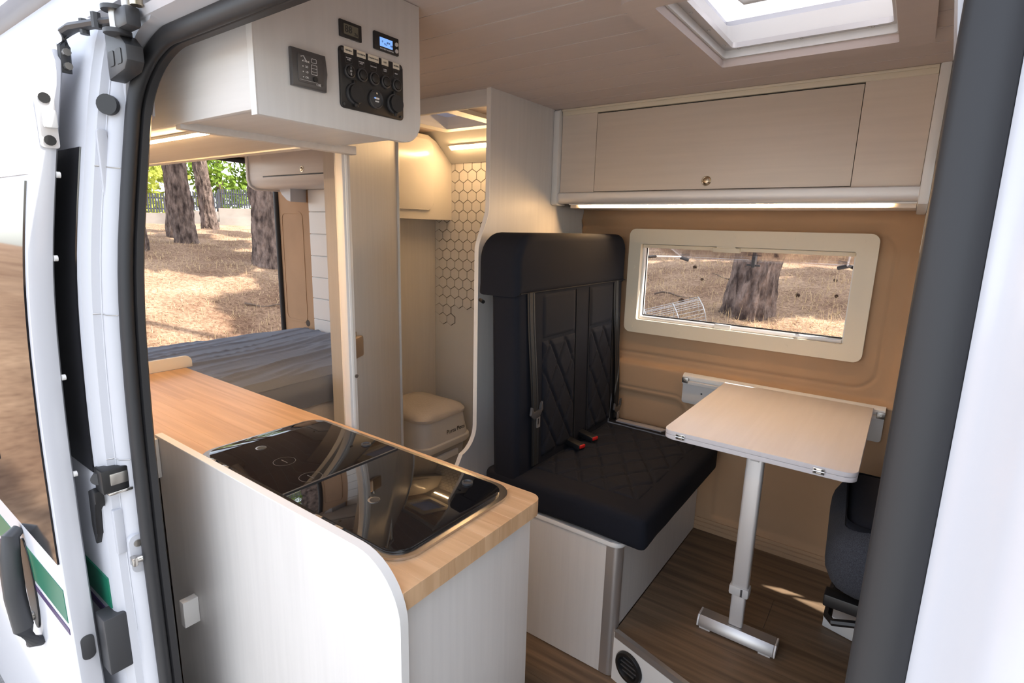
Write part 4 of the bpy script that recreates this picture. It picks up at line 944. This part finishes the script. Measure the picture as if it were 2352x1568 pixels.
# seat cushion
YC0, YC1, XC0, XC1 = 1.497, 2.30, -1.20, -.552
bm = bmesh.new(); bm_box(bm, XC0, XC1, YC0, YC1, .522, .640, .028, 4)
for v in bm.verts:
    if v.co.z > .6: v.co.z += .006*fbm(v.co.x*5, v.co.y*5, 0)
bmesh.ops.subdivide_edges(bm, edges=[e for e in bm.edges if e.calc_length() > .2], cuts=8, use_grid_fill=True)
for v in bm.verts: v.co += Vector((.004*fbm(v.co.y*9, v.co.z*9, 1), .004*fbm(v.co.x*8, v.co.z*9, 3), .004*fbm(v.co.x*7, v.co.y*7, 9)))
sc_ = obj('seat_cushion', bm, M['fabric'], se, 'all')
def quilt(a, b, s1=.105, s2=.16):
    u, v = a/s1+b/s2, a/s1-b/s2
    du, dv = abs(u-round(u)), abs(v-round(v)); return math.exp(-(du/.07)**2)+math.exp(-(dv/.07)**2)
def seat_top(u, v):
    x = -1.04+u*.42; y = 1.60+v*.62; e = min(u, 1-u, v, 1-v)
    z = .641+.009*min(1, e/.08)-.0075*min(1.3, quilt(x, y))*min(1, e/.03)+.004*fbm(x*6, y*6, 2)-.014*max(0, 1-e/.02)
    return (x, y, z)
grid('quilted_panel', seat_top, 110, 150, M['fabric_l'], sc_)
# backrest, standing almost upright
def lean(z): return -.030*(z-.60)
bm = bmesh.new(); bm_box(bm, -1.165, -1.045, 1.500, 2.345, .60, 1.34, .025, 3)
bmesh.ops.subdivide_edges(bm, edges=[e for e in bm.edges if e.calc_length() > .2], cuts=6, use_grid_fill=True)
for v in bm.verts: v.co.x += lean(v.co.z)+.003*fbm(v.co.y*6, v.co.z*6, 1); v.co.y += .003*fbm(v.co.x*6, v.co.z*5, 7)
br = obj('backrest', bm, M['fabric'], se, 'all')
def back_panel(y0, y1, z0, z1):
    def f(u, v):
        y = y0+u*(y1-y0); z = z0+v*(z1-z0); e = min(u*(y1-y0), (1-u)*(y1-y0), v*(z1-z0), (1-v)*(z1-z0))
        x = -1.0435+lean(z)+.0090*min(1, e/.02)-.0080*min(1.3, quilt(y, z, .11, .17))*min(1, e/.01)+.002*fbm(y*7, z*7, 4)-.010*max(0, 1-e/.004)
        return (x, y, z)
    return f
for a, b in ((1.655, 1.900), (2.020, 2.235)):
    grid('quilted_panel', back_panel(a, b, .66, 1.115), 70, 110, M['fabric_l'], br)
    grid('smooth_panel', (lambda a, b: lambda u, v: (-1.0415+lean(1.12+v*.17)+.003*math.sin(math.pi*min(1, max(0, v)))-.008*max(0, 1-min(u, 1-u, v, 1-v)/.02), a+u*(b-a), 1.120+v*.17))(a, b), 20, 20, M['fabric_l'], br)
for y in (1.60, 1.905, 2.015, 2.24): tube('seam', [(-1.0425+lean(z), y, z) for z in (.66, .9, 1.1, 1.29)], .0022, M['stitch'], br, 6)
# headrest roll, wide with rounded upper corners, overhanging to the rear
hr = [(1.492, 1.288), (1.492, 1.40)]+[(1.592-.10*math.cos(R(a)), 1.405+.10*math.sin(R(a))) for a in range(0, 91, 10)]+[(2.275+.075*math.sin(R(a)), 1.43+.075*math.cos(R(a))) for a in range(0, 91, 10)]+[(2.35, 1.288)]
def rounded_extrude(name, pts, x0, x1, r, m, parent, n=6):
    k = len(pts); N = []
    for i in range(k):
        p, q = Vector(pts[i-1]), Vector(pts[(i+1) % k]); t = (q-p).normalized(); N.append(Vector((t.y, -t.x)))
    ar = sum(pts[i-1][0]*pts[i][1]-pts[i][0]*pts[i-1][1] for i in range(k)); sg = 1 if ar > 0 else -1
    secs = [(x0+r*(1-math.sin(R(90*j/n))), r*(1-math.cos(R(90*j/n)))) for j in range(n, -1, -1)]
    secs = [(x0+r*(1-math.cos(R(90*j/n))), r*(1-math.sin(R(90*j/n)))) for j in range(n+1)]+[(x0+(x1-x0)*j/6, 0) for j in range(1, 6)]+[(x1-r*(1-math.cos(R(90*j/n))), r*(1-math.sin(R(90*j/n)))) for j in range(n, -1, -1)]
    secs = sorted(secs)
    return lathe_rings(name, [[(x, pts[i][0]-sg*N[i].x*ins, pts[i][1]-sg*N[i].y*ins) for i in range(k)] for x, ins in secs], m, parent)
def dense(pts, step=.03):
    out = []
    for i in range(len(pts)):
        a, b = Vector(pts[i]), Vector(pts[(i+1) % len(pts)]); m_ = max(1, int((b-a).length/step))
        out += [tuple(a+(b-a)*j/m_) for j in range(m_)]
    return out
hdr = rounded_extrude('headrest', dense(hr), -1.238, -1.060, .028, M['fabric'], se)
tube('seam', [(-1.060, y, 1.300) for y in (1.51, 1.8, 2.1, 2.35)], .002, M['stitch'], hdr, 6)
# seat belts
for k, (yt, yb2, ztong) in enumerate(((1.575, 1.605, .86), (2.262, 2.300, .70))):
    def belt_x(z): return -1.036+lean(z)+.004*math.sin(z*9)
    zz = [1.30-.05*i for i in range(14)]
    pts = [(belt_x(z), yt+(yb2-yt)*(1.30-z)/.66, z) for z in zz]
    bm = bmesh.new(); rows = [[bm.verts.new((x, y-.023, z)), bm.verts.new((x+.003, y, z)), bm.verts.new((x, y+.023, z)), bm.verts.new((x-.002, y, z))] for x, y, z in pts]
    for a, b in zip(rows, rows[1:]):
        for q in range(4): bm.faces.new((a[q], a[(q+1) % 4], b[(q+1) % 4], b[q]))
    bl = obj('seat_belt', bm, M['belt'], se, True)
    for o_ in (-.012, .012): tube('belt_rib', [(x+.0022, y+o_, z) for x, y, z in pts], .0016, M['belt'], bl, 5)
    yt2 = yt+(yb2-yt)*(1.30-ztong)/.66; xb = belt_x(ztong)
    tg = prism('belt_tongue', [(yt2-.034, ztong+.028), (yt2-.040, ztong-.002), (yt2-.016, ztong-.022), (yt2+.018, ztong-.020), (yt2+.040, ztong+.006), (yt2+.036, ztong+.036), (yt2+.028, ztong+.030), (yt2+.024, ztong+.006), (yt2-.022, ztong+.002), (yt2-.026, ztong+.024)], 'x', xb+.001, xb+.010, M['panelgrey'], se, bev=.002)
    ring('tongue_plate', rrect(yt2+.004, yt2+.026, ztong-.062, ztong-.018, .004, 3), rrect(yt2+.010, yt2+.020, ztong-.050, ztong-.026, .003, 3), 'x', xb+.004, xb+.0065, M['alu'], tg)
# buckles
for y, x in ((1.845, -.985), (1.955, -.985)):
    bm = bmesh.new(); bm_box(bm, -.075, .018, -.020, .020, -.011, .013, .006, 2)
    mt_ = Matrix.Translation((x, y, .662)) @ Matrix.Rotation(R(-14), 4, 'Z') @ Matrix.Rotation(R(4), 4, 'Y')
    bmesh.ops.transform(bm, matrix=mt_, verts=bm.verts); bk = obj('buckle', bm, M['black'], se, True)
    bm = bmesh.new(); bm_box(bm, .014, .0205, -.016, .016, -.002, .0125, .003, 2); bmesh.ops.transform(bm, matrix=mt_, verts=bm.verts); obj('release_button', bm, M['red'], bk, True)
prism('velcro_strip', [(-1.02, 2.262), (-.80, 2.262), (-.79, 2.298), (-.82, 2.305), (-1.02, 2.296)], 'z', .640, .648, M['velcro'], sc_, bev=.001)
box('side_tray', -1.20, -.70, 2.303, 2.352, .514, .632, M['black'], se, bev=.004)
cyl('recline_knob', (-1.25, 1.525, 1.262), (-1.225, 1.512, 1.258), .007, M['black'], se, 10)

# ================================================================== TABLE
tb = thing('folding_table', 'pale folding table on a single T-foot leg beside the bench', 'table', (-.31, 1.75, PLAT))
out = rrect(-.562, -.036, 1.607, 2.316, .03, 6, (1, 0, 0, 1))
prism('tabletop_leaf', out, 'z', .8965, .910, M['table'], tb, bev=.002); prism('tabletop_leaf', out, 'z', .882, .8955, M['table'], tb, bev=.002)
for x in (-.505, -.124):
    hgp = box('hinge', x-.014, x+.014, 1.6035, 1.6075, .8875, .9045, M['steel'], tb, bev=.0008)
    tube('hinge_pin', [(x-.014, 1.603, .896), (x+.014, 1.603, .896)], .003, M['steel'], hgp, 8)
    for s in (-1, 1):
        for t in (-1, 1): box('hinge_slot', x+s*.009-.003, x+s*.009+.003, 1.6028, 1.6036, .896+t*.0048-.0016, .896+t*.0048+.0016, M['ink_d'], hgp)
LX, LY = -.308, 1.752
lg = box('leg', LX-.026, LX+.026, LY-.017, LY+.017, .36, .845, M['alu_l'], tb, bev=.008, seg=3)
box('inner_leg', LX-.022, LX+.022, LY-.013, LY+.013, .232, .38, M['alu_l'], tb, bev=.006, seg=3)
cl_ = box('clamp_sleeve', LX-.031, LX+.031, LY-.022, LY+.022, .350, .384, M['lav'], tb, bev=.006); box('clamp_tab', LX+.006, LX+.012, LY-.0235, LY-.021, .354, .38, M['panelgrey'], cl_)
hg_ = box('hinge_head', LX-.025, LX+.025, LY-.018, LY+.018, .835, .8815, M['lav'], tb, bev=.004)
prism('hinge_tongue', [(LX-.013, .828), (LX+.013, .828), (LX+.013, .862), (LX-.013, .862)], 'y', LY-.0215, LY-.017, M['lav'], hg_, bev=.001)
cyl('hinge_bolt', (LX-.032, LY, .862), (LX-.024, LY, .862), .006, M['alu'], hg_, 12)
foot = [(LY-.036, PLAT+.006), (LY-.034, PLAT+.028), (LY-.022, PLAT+.042), (LY+.022, PLAT+.042), (LY+.034, PLAT+.028), (LY+.036, PLAT+.006)]
ft = prism('foot', foot, 'x', LX-.112, LX+.126, M['alu'], tb, bev=.003)
for a, b in ((LX-.118, LX-.1115), (LX+.1255, LX+.132)): prism('end_cap', foot, 'x', a, b, M['alu_l'], ft, bev=.002)
for x in (LX-.09, LX+.10): box('foot_pad', x-.018, x+.018, LY-.036, LY+.036, PLAT+.0005, PLAT+.006, M['lav'], ft)
tr = thing('table_rail', 'white wall rail that holds the folding table', 'rail', (-.38, 2.35, .78))
prism('wall_plate', rrect(-.745, .000, .778, .885, .012, 4), 'y', 2.334, 2.352, M['lav'], tr, bev=.002)
rl = [(2.334, .865), (2.322, .868), (2.320, .880), (2.3335, .884), (2.3345, .890), (2.324, .893), (2.3245, .9025), (2.338, .912), (2.352, .912), (2.352, .865)]
sweep('hanging_rail', [0, 1], lambda i: [((-.745, .000)[i], y, z) for y, z in rl], M['white_pl'], tr)
for x in (-.732, -.012):
    e_ = box('rail_end', x-.014, x+.014, 2.318, 2.334, .872, .897, M['zinc'], tr, bev=.003); cyl('screw', (x, 2.3175, .885), (x, 2.3165, .885), .004, M['steel'], e_, 10)
cyl('screw_hole', (-.66, 2.3338, .832), (-.66, 2.3332, .832), .004, M['ink_d'], tr, 10)

# ================================================================== CAB SEATS
def cushion(name, x0, x1, y0, y1, z0, z1, r, m, parent, rot=0.0, tilt=0.0, bulge=.02):
    bm = bmesh.new(); bm_box(bm, x0, x1, y0, y1, z0, z1, r, 5)
    bmesh.ops.subdivide_edges(bm, edges=[e for e in bm.edges if e.calc_length() > .12], cuts=5, use_grid_fill=True)
    c = Vector(((x0+x1)/2, (y0+y1)/2, (z0+z1)/2)); hx_, hy_ = (x1-x0)/2, (y1-y0)/2
    for v in bm.verts:
        a, b = (v.co.x-c.x)/hx_, (v.co.y-c.y)/hy_
        if v.co.z > c.z: v.co.z += bulge*(1-a*a)*(1-b*b)
    bmesh.ops.transform(bm, matrix=Matrix.Translation(c) @ Matrix.Rotation(rot, 4, 'Z') @ Matrix.Rotation(tilt, 4, 'Y') @ Matrix.Translation(-c), verts=bm.verts)
    return obj(name, bm, m, parent, 'all')
s1 = thing('driver_seat', 'dark speckled swivelled driver seat beside the folding table', 'seat', (.2, 1.95, PLAT))
cb = cushion('seat_cushion', -.095, .46, 1.60, 2.12, .53, .735, .085, M['seat_blue'], s1, R(4), R(2))
cushion('seat_top_panel', -.06, .44, 1.66, 2.07, .70, .752, .045, M['fabric'], cb, R(4), R(2), .008)
cushion('backrest', .40, .56, 1.60, 2.12, .62, 1.42, .06, M['seat_blue'], s1)
box('side_trim', -.098, .36, 2.105, 2.135, .50, .60, M['dgrey'], s1, bev=.012)
for a, b in ((1.66, 1.71), (2.02, 2.07)): box('seat_rail', -.07, .42, a, b, .475, .512, M['black'], s1, bev=.004)
for x, y in ((-.055, 2.045), (-.04, 1.90), (-.03, 1.75)): box('spring_bracket', x-.02, x+.035, y-.03, y+.03, .455, .505, M['black'], s1, bev=.006)
tube('adjust_bar', [(.02, 2.02, .475), (-.04, 2.02, .455), (-.055, 2.0, .445), (-.055, 1.72, .41), (-.04, 1.69, .415), (.03, 1.69, .44)], .011, M['black'], s1, 8)
box('plinth', .10, .42, 1.68, 2.06, PLAT+.0, .475, M['seatpl'], s1, bev=.01)
s2 = thing('passenger_seat', 'dark blue speckled passenger seat just inside the front pillar', 'seat', (.3, .95, 0))
cushion('seat_cushion', -.03, .50, .72, 1.235, .44, .60, .07, M['seat_blue'], s2, 0, R(-3))
box('plinth', .10, .44, .78, 1.18, .0, .44, M['seatpl'], s2, bev=.01)
cushion('backrest', .44, .60, .72, 1.235, .52, 1.30, .06, M['seat_blue'], s2)
st_ = tag(prism('floor_bracket', [(-.075, 1.99), (.02, 1.965), (.02, 2.05), (-.06, 2.06)], 'z', PLAT+.0008, PLAT+.055, M['white_pl'], None, bev=.004), 'small white block on the floor below the driver seat', 'bracket')

# ================================================================== OUTDOORS
REAR = [(3.9, -.62), (4.4, -.5), (5.6, .29), (6.2, .55), (7.26, .79), (7.8, .91), (10.1, 1.14), (11.0, 1.2), (12.6, 1.31), (17.0, 1.40), (22, 1.5), (60, 2.2)]
SIDE = [(2.6, -.62), (3.1, -.45), (4.4, .58), (4.9, .66), (5.9, .72), (9.0, 1.08), (14, 1.3), (22, 1.5), (60, 2.2)]
def ground_z(x, y):
    z = max(smooth_interp(-x, REAR) if -x > 3.6 else -.62, smooth_interp(y, SIDE) if y > 2.4 else -.62)
    k = min(1, max(0, (z+.62)/.6))
    return z+k*(.05*fbm(x*.7, y*.7, 3)+.018*fbm(x*3, y*3, 5))
def axis_pts(lo, hi, fine0, fine1, ds, grow=1.25):
    p = []; v = fine0
    while v < fine1: p.append(v); v += ds
    p.append(fine1); st = ds
    while p[-1] < hi: st *= grow; p.append(min(hi, p[-1]+st))
    st = ds
    while p[0] > lo: st *= grow; p.insert(0, max(lo, p[0]-st))
    return p
gx = axis_pts(-60, 40, -14, 2.0, .11); gy = axis_pts(-40, 60, 1.0, 11.0, .11)
gm = bpy.data.materials.new('pine_litter'); gm.use_nodes = True; nt = gm.node_tree; b = nt.nodes['Principled BSDF']; b.inputs['Roughness'].default_value = .95; b.inputs['Specular IOR Level'].default_value = .1
tc = nt.nodes.new('ShaderNodeTexCoord')
def nz(scale, det, rough=.6):
    n_ = nt.nodes.new('ShaderNodeTexNoise'); n_.inputs['Scale'].default_value = scale; n_.inputs['Detail'].default_value = det; n_.inputs['Roughness'].default_value = rough
    nt.links.new(tc.outputs['Object'], n_.inputs['Vector']); return n_
def ramp(src, a, b_, pa=.35, pb=.65):
    r_ = nt.nodes.new('ShaderNodeValToRGB'); r_.color_ramp.elements[0].position = pa; r_.color_ramp.elements[1].position = pb
    r_.color_ramp.elements[0].color = (*a, 1); r_.color_ramp.elements[1].color = (*b_, 1); nt.links.new(src, r_.inputs[0]); return r_
n1 = nz(1.1, 6); n2 = nz(26, 8, .75)
r1 = ramp(n1.outputs['Fac'], (.30, .18, .115), (.55, .375, .25)); r2 = ramp(n2.outputs['Fac'], (.26, .21, .18), (1.0, 1.0, 1.0), .34, .58)
mx = nt.nodes.new('ShaderNodeMix'); mx.data_type = 'RGBA'; mx.blend_type = 'MULTIPLY'; mx.inputs['Factor'].default_value = .9
nt.links.new(r1.outputs[0], mx.inputs['A']); nt.links.new(r2.outputs[0], mx.inputs['B']); nt.links.new(mx.outputs['Result'], b.inputs['Base Color'])
bu = nt.nodes.new('ShaderNodeBump'); bu.inputs['Strength'].default_value = .8; bu.inputs['Distance'].default_value = .03; nt.links.new(n2.outputs['Fac'], bu.inputs['Height']); nt.links.new(bu.outputs[0], b.inputs['Normal'])
bm = bmesh.new(); V = [[bm.verts.new((x, y, ground_z(x, y))) for y in gy] for x in gx]
for i in range(len(gx)-1):
    for j in range(len(gy)-1): bm.faces.new((V[i][j], V[i+1][j], V[i+1][j+1], V[i][j+1]))
gr = struct(obj('ground', bm, gm, None, 'all'), 'sloping pine-needle ground around the van')
struct(box('road', -3.85, 30, -30, 2.45, -.75, -.605, M['asphalt']), 'grey asphalt under the van')
# dry needles and straw lying on the slope
rnd = random.Random(21); bm = bmesh.new()
def blade(x, y, l, w, up):
    z = ground_z(x, y); a = rnd.random()*6.283; t = Vector((math.cos(a), math.sin(a), 0)); s = Vector((-t.y, t.x, 0))*w
    p = Vector((x, y, z-.004)); q = p+t*l*(1-up)*.9+Vector((0, 0, l*up+.012)); m_ = (p+q)/2+Vector((0, 0, l*.12))
    v = [bm.verts.new(c) for c in (p-s, p+s, m_+s*.8, m_-s*.8, q)]
    bm.faces.new((v[0], v[1], v[2], v[3])); bm.faces.new((v[3], v[2], v[4]))
for _ in range(30000):
    if rnd.random() < .62:
        r_ = 5.2+9*rnd.random()**1.5; az = R(rnd.uniform(112, 162)); x, y = r_*math.cos(az), r_*math.sin(az)
        if x > -4.3: continue
    else:
        r_ = 4.4+7*rnd.random()**1.4; az = R(rnd.uniform(88, 118)); x, y = r_*math.cos(az), r_*math.sin(az)
        if y < 4.0: continue
    if fbm(x*.9, y*.9, 8) < -.25 and rnd.random() < .6: continue
    blade(x, y, rnd.uniform(.05, .15)*(1.5 if rnd.random() < .06 else 1), rnd.uniform(.0016, .0034), rnd.uniform(.05, .35) if rnd.random() < .85 else rnd.uniform(.6, .95))
st = obj('straw', bm, M['straw']); st['kind'] = 'stuff'; st['label'] = 'dry pine needles and straw lying on the slope'; st['category'] = 'straw'

def pine(label, base, diam, height, lean_, curve=0.0, crown_r=2.6, n_puff=26, cz=.72, seed=1, group=None):
    x, y = base; z0 = ground_z(x, y); t = thing('pine_tree', label, 'tree', (x, y, z0), group)
    rn = random.Random(seed); nz_, na = 90, 60; bm = bmesh.new(); rings = []
    top = height*.86
    def axis(h): return Vector((x+lean_[0]*h+curve*math.sin(h*.9), y+lean_[1]*h, z0-.10+h))
    for i in range(nz_+1):
        h = top*(i/nz_)**1.6; c = axis(h)
        r = diam/2*(1-.5*h/top)*(1+.22*math.exp(-h/.18))
        rg = []
        for k in range(na):
            a = 2*math.pi*k/na
            rid = abs(fbm(math.cos(a)*4.2, math.sin(a)*4.2, h*2.2+seed*7, 5))
            rr = r*(1+.30*(rid-.25))+.01*fbm(math.cos(a)*9, math.sin(a)*9, h*7, 3)
            rg.append(bm.verts.new(c+Vector((rr*math.cos(a), rr*math.sin(a), 0))))
        rings.append(rg)
    for a, b_ in zip(rings, rings[1:]):
        for k in range(na): bm.faces.new((a[k], a[(k+1) % na], b_[(k+1) % na], b_[k]))
    bm.faces.new(rings[-1]); obj('trunk', bm, M['bark'], t, 'all')
    bmc = bmesh.new(); bml = bmesh.new(); cc_ = axis(height*cz)
    for p in range(n_puff):
        a = rn.random()*6.283; rr = crown_r*math.sqrt(rn.random()); hh = height*(cz+rn.uniform(-.12, .26)*(1-.5*rr/crown_r))
        c = axis(hh)+Vector((rr*math.cos(a), rr*math.sin(a), 0))
        s_ = axis(min(top*.98, hh-.3-.3*rr)); bm_tube(bmc, [s_, (s_+c)/2+Vector((0, 0, .12)), c], [.05, .035, .015], 6)
        pr = rn.uniform(.40, .75)
        for q in range(230):
            d_ = Vector((rn.gauss(0, 1), rn.gauss(0, 1), rn.gauss(0, .6))).normalized()*pr*rn.random()**.4
            o = c+d_; u = Vector((rn.gauss(0, 1), rn.gauss(0, 1), rn.gauss(0, .5))).normalized()*rn.uniform(.14, .24); w = u.cross(Vector((rn.random(), rn.random(), rn.random()))).normalized()*rn.uniform(.06, .11)
            bml.faces.new([bml.verts.new(e) for e in (o-u-w*.4, o+w-u*.2, o+u, o-w+u*.2)])
    obj('branches', bmc, M['bark'], t, 'all'); fo = obj('needle_foliage', bml, M['needle'], t); fo['kind'] = 'stuff'
    return t
G = 'unseen shade pines around the van'
pine('thick rough pine trunk on the slope right behind the side window', (-1.30, 5.87), .45, 11, (.085, .01), 0, 3.4, 30, .70, 1)
pine('straight dark pine trunk close to the open rear of the van', (-7.80, 4.48), .345, 10, (-.012, -.006), 0, 3.0, 24, .70, 2)
pine('middle pine of the cluster before the concrete wall', (-10.10, 4.37), .33, 10, (-.02, -.05), 0.0, 2.6, 18, .74, 3)
pine('pine leaning towards the middle trunk of the cluster', (-11.07, 4.62), .30, 10, (.02, .012), .02, 2.4, 14, .76, 4)
pine('pine bent sideways at the foot of the concrete wall', (-12.65, 6.0), .30, 10, (-.03, -.085), .05, 2.4, 14, .76, 5)
pine('pale sunlit pine standing apart from the pine cluster', (-9.35, 3.28), .36, 10, (0, -.01), 0, 2.2, 8, .78, 6)
for i, (px_, py_) in enumerate(((2.6, 8.6), (0.6, 11.0), (-4.8, 7.8), (-2.2, 13.5), (7.5, 5.0), (6.0, -2.5), (9.5, 0.5), (8.0, -7.0), (12.0, -4.0))):
    pine('tall unseen pine added for the shade of its crown', (px_, py_), .42, 10.5 if i < 4 else 8.0, (.01, .01), 0, 3.0 if i else 2.6, 26 if i else 13, .70 if i < 4 else .58, 11+i, G)  # pines added out of view, only for the shade they cast
# leafy trees beyond the fence
def leafy(label, x, y, h, r, m, seed, n=2600, group=None):
    z0 = ground_z(x, y)-.2; t = thing('leafy_tree', label, 'tree', (x, y, z0), group); rn = random.Random(seed)
    tube('trunk', [(x, y, z0), (x+.1, y, z0+h*.3), (x-.1, y+.1, z0+h*.75)], [.16, .12, .05], M['bark'], t, 8)
    bml = bmesh.new(); puffs = [Vector((x+rn.gauss(0, r*.5), y+rn.gauss(0, r*.5), z0+h*rn.uniform(.12, 1))) for _ in range(26)]
    for q in range(n):
        c = rn.choice(puffs); d_ = Vector((rn.gauss(0, 1), rn.gauss(0, 1), rn.gauss(0, .8)))*r*.26; o = c+d_
        u = Vector((rn.gauss(0, 1), rn.gauss(0, 1), rn.gauss(0, 1))).normalized()*rn.uniform(.08, .17); w = u.cross(Vector((rn.random(), rn.random(), rn.random()))).normalized()*rn.uniform(.05, .10)
        bml.faces.new([bml.verts.new(e) for e in (o-u, o+w, o+u, o-w)])
    fo = obj('leaf_foliage', bml, m, t); fo['kind'] = 'stuff'; return t
leafy('bright yellow-green tree rising over the low end of the fence', -23.0, 8.6, 4.0, 1.9, M['leaf_y'], 31)
leafy('low bright green tree close behind the fence', -20.6, 7.3, 2.2, 1.3, M['leaf_y'], 32, 1800)
leafy('dark green tree above the fence between the pines', -22.0, 12.6, 4.2, 1.5, M['leaf'], 33)
leafy('slim green tree above the fence beside the bent pine', -21.5, 10.6, 5.0, 1.2, M['leaf'], 34, 1800)
leafy('tall pale green tree far beyond the fence', -27.5, 17.5, 6.0, 2.2, M['leaf_y'], 35)
leafy('far dull green tree at the end of the fence', -20.5, 16.5, 5.0, 1.8, M['leaf'], 36)
# stepped concrete wall and slat fence
A_, B_ = Vector((-18.9, 4.2, 0)), Vector((-15.0, 12.4, 0)); L_ = (B_-A_).length; dA = (B_-A_).normalized(); nA = Vector((dA.y, -dA.x, 0))
gw = sroot('wall_garden', 'low stepped concrete garden wall under the slat fence', (A_.x, A_.y, 1.2))
fe = thing('slat_fence', 'grey vertical slat fence stepping up along the concrete wall', 'fence', (A_.x, A_.y, 1.6))
tops = [1.60, 1.66, 1.70, 1.79, 1.90, 1.92, 2.0, 2.1]; ns = len(tops); bmf = bmesh.new()
def obox(bm, s0, s1, o0, o1, z0, z1):
    c = [A_+dA*s+nA*o+Vector((0, 0, z)) for s, o, z in ((s0, o0, z0), (s1, o0, z0), (s1, o1, z0), (s0, o1, z0), (s0, o0, z1), (s1, o0, z1), (s1, o1, z1), (s0, o1, z1))]
    v = [bm.verts.new(p) for p in c]
    for f in ((0, 3, 2, 1), (4, 5, 6, 7), (0, 1, 5, 4), (1, 2, 6, 5), (2, 3, 7, 6), (3, 0, 4, 7)): bm.faces.new([v[i] for i in f])
for i, tz in enumerate(tops):
    s0, s1 = L_*i/ns, L_*(i+1)/ns
    bm = bmesh.new(); obox(bm, s0+.004, s1-.004, -.10, .10, .9, tz); obj('wall_panel', bm, M['concrete'], gw)
    bm = bmesh.new(); obox(bm, s0+.004, s1-.004, .10, .16, .9, tz-.36+.02*i); obj('footing', bm, M['concrete'], gw)
    for zz in (tz+.10, tz+.40):
        bm = bmesh.new(); obox(bm, s0, s1, -.02, .0, zz, zz+.035); obj('fence_rail', bm, M['fence'], fe)
    bm = bmesh.new(); obox(bm, s0, s0+.05, -.04, .02, tz, tz+.52); obj('fence_post', bm, M['fence'], fe)
    k = s0+.03
    while k < s1: obox(bmf, k, k+.040, .0, .015, tz+.02, tz+.55); k += .066
sl = obj('slats', bmf, M['fence'], fe); sl['kind'] = 'stuff'
# wire basket, cones and sticks on the slope behind the window
wx, wy = -1.72, 5.05; wz = ground_z(wx, wy)
wk = thing('wire_basket', 'bent wire basket lying on the slope beside the thick pine', 'basket', (wx, wy, wz))
mb = Matrix.Translation((wx, wy, wz+.03)) @ Matrix.Rotation(R(30), 4, 'Z') @ Matrix.Rotation(R(-16), 4, 'Y') @ Matrix.Rotation(R(20), 4, 'X')
def hoop(u): return [mb @ Vector((u, -.11, -.02)), mb @ Vector((u, -.11, .10)), mb @ Vector((u, -.06, .15)), mb @ Vector((u, .08, .17)), mb @ Vector((u, .12, .12)), mb @ Vector((u, .13, -.02))]
for u in (-.27, 0.0, .24): tube('hoop', hoop(u), .0045, M['wire'], wk, 6)
for h_ in [(-.11, .03), (-.11, .065), (-.11, .10), (-.085, .125), (-.06, .15), (-.03, .154), (0, .158), (.03, .162), (.055, .166), (.08, .17), (.12, .12), (.125, .06)]:
    tube('long_wire', [mb @ Vector((-.27, h_[0], h_[1])), mb @ Vector((.24, h_[0], h_[1]))], .0022, M['wire'], wk, 5)
rn = random.Random(9)
bm = bmesh.new()
for i in range(7):
    z = -.03+.06*i/6; r_ = .024*math.sin(math.pi*(i+.6)/7.4)
    for k in range(7):
        a = 2*math.pi*k/7+i*.45; p = Vector((r_*math.cos(a), r_*math.sin(a), z)); u = Vector((math.cos(a), math.sin(a), .5))*.012; s = Vector((-math.sin(a), math.cos(a), 0))*.008
        v = [bm.verts.new(q) for q in (p*.3-s, p*.3+s, p+u+s*.7, p+u-s*.7, p*.3+Vector((0, 0, -.006)))]
        for f in ((0, 1, 2, 3), (0, 3, 4), (3, 2, 4), (2, 1, 4)): bm.faces.new([v[q] for q in f])
bmesh.ops.recalc_face_normals(bm, faces=bm.faces)
cmesh = bpy.data.meshes.new('pine_cone'); bm.to_mesh(cmesh); bm.free(); cmesh.materials.append(M['cone'])
for i, (x, y) in enumerate([(-.55, 5.1), (-.62, 7.0), (-.35, 5.6), (-2.2, 7.3), (-2.05, 6.1), (-1.0, 6.9), (-.25, 6.3), (-.9, 4.75), (-2.6, 8.2), (-.75, 8.0), (-.42, 7.6), (-1.6, 8.6)]):
    o = bpy.data.objects.new('pine_cone', cmesh); C.objects.link(o); o.location = (x, y, ground_z(x, y)+.018); o.rotation_euler = (rn.uniform(1, 2), rn.random()*3, rn.random()*6); k = rn.uniform(.55, .9); o.scale = (k, k, k)
    tag(o, 'fallen brown pine cone on the needle slope behind the window', 'pine cone', 'pine cones on the slope')
for i, (x, y, a, l, lab) in enumerate(((-2.45, 6.3, .1, .55, 'thin dark dead branch lying above the wire basket'), (-1.75, 7.4, 2.6, .5, 'short dead twig behind the thick pine'), (-6.3, 3.3, 1.2, .5, 'small dead twig on the slope behind the bed'))):
    pts = [(x+l*t*math.cos(a), y+l*t*math.sin(a), ground_z(x+l*t*math.cos(a), y+l*t*math.sin(a))+.015+.02*math.sin(t*7+i)) for t in [q/6 for q in range(7)]]
    tag(tube('dead_branch', pts, [.013, .012, .011, .009, .008, .006, .003], M['stick'], None, 6), lab, 'branch')
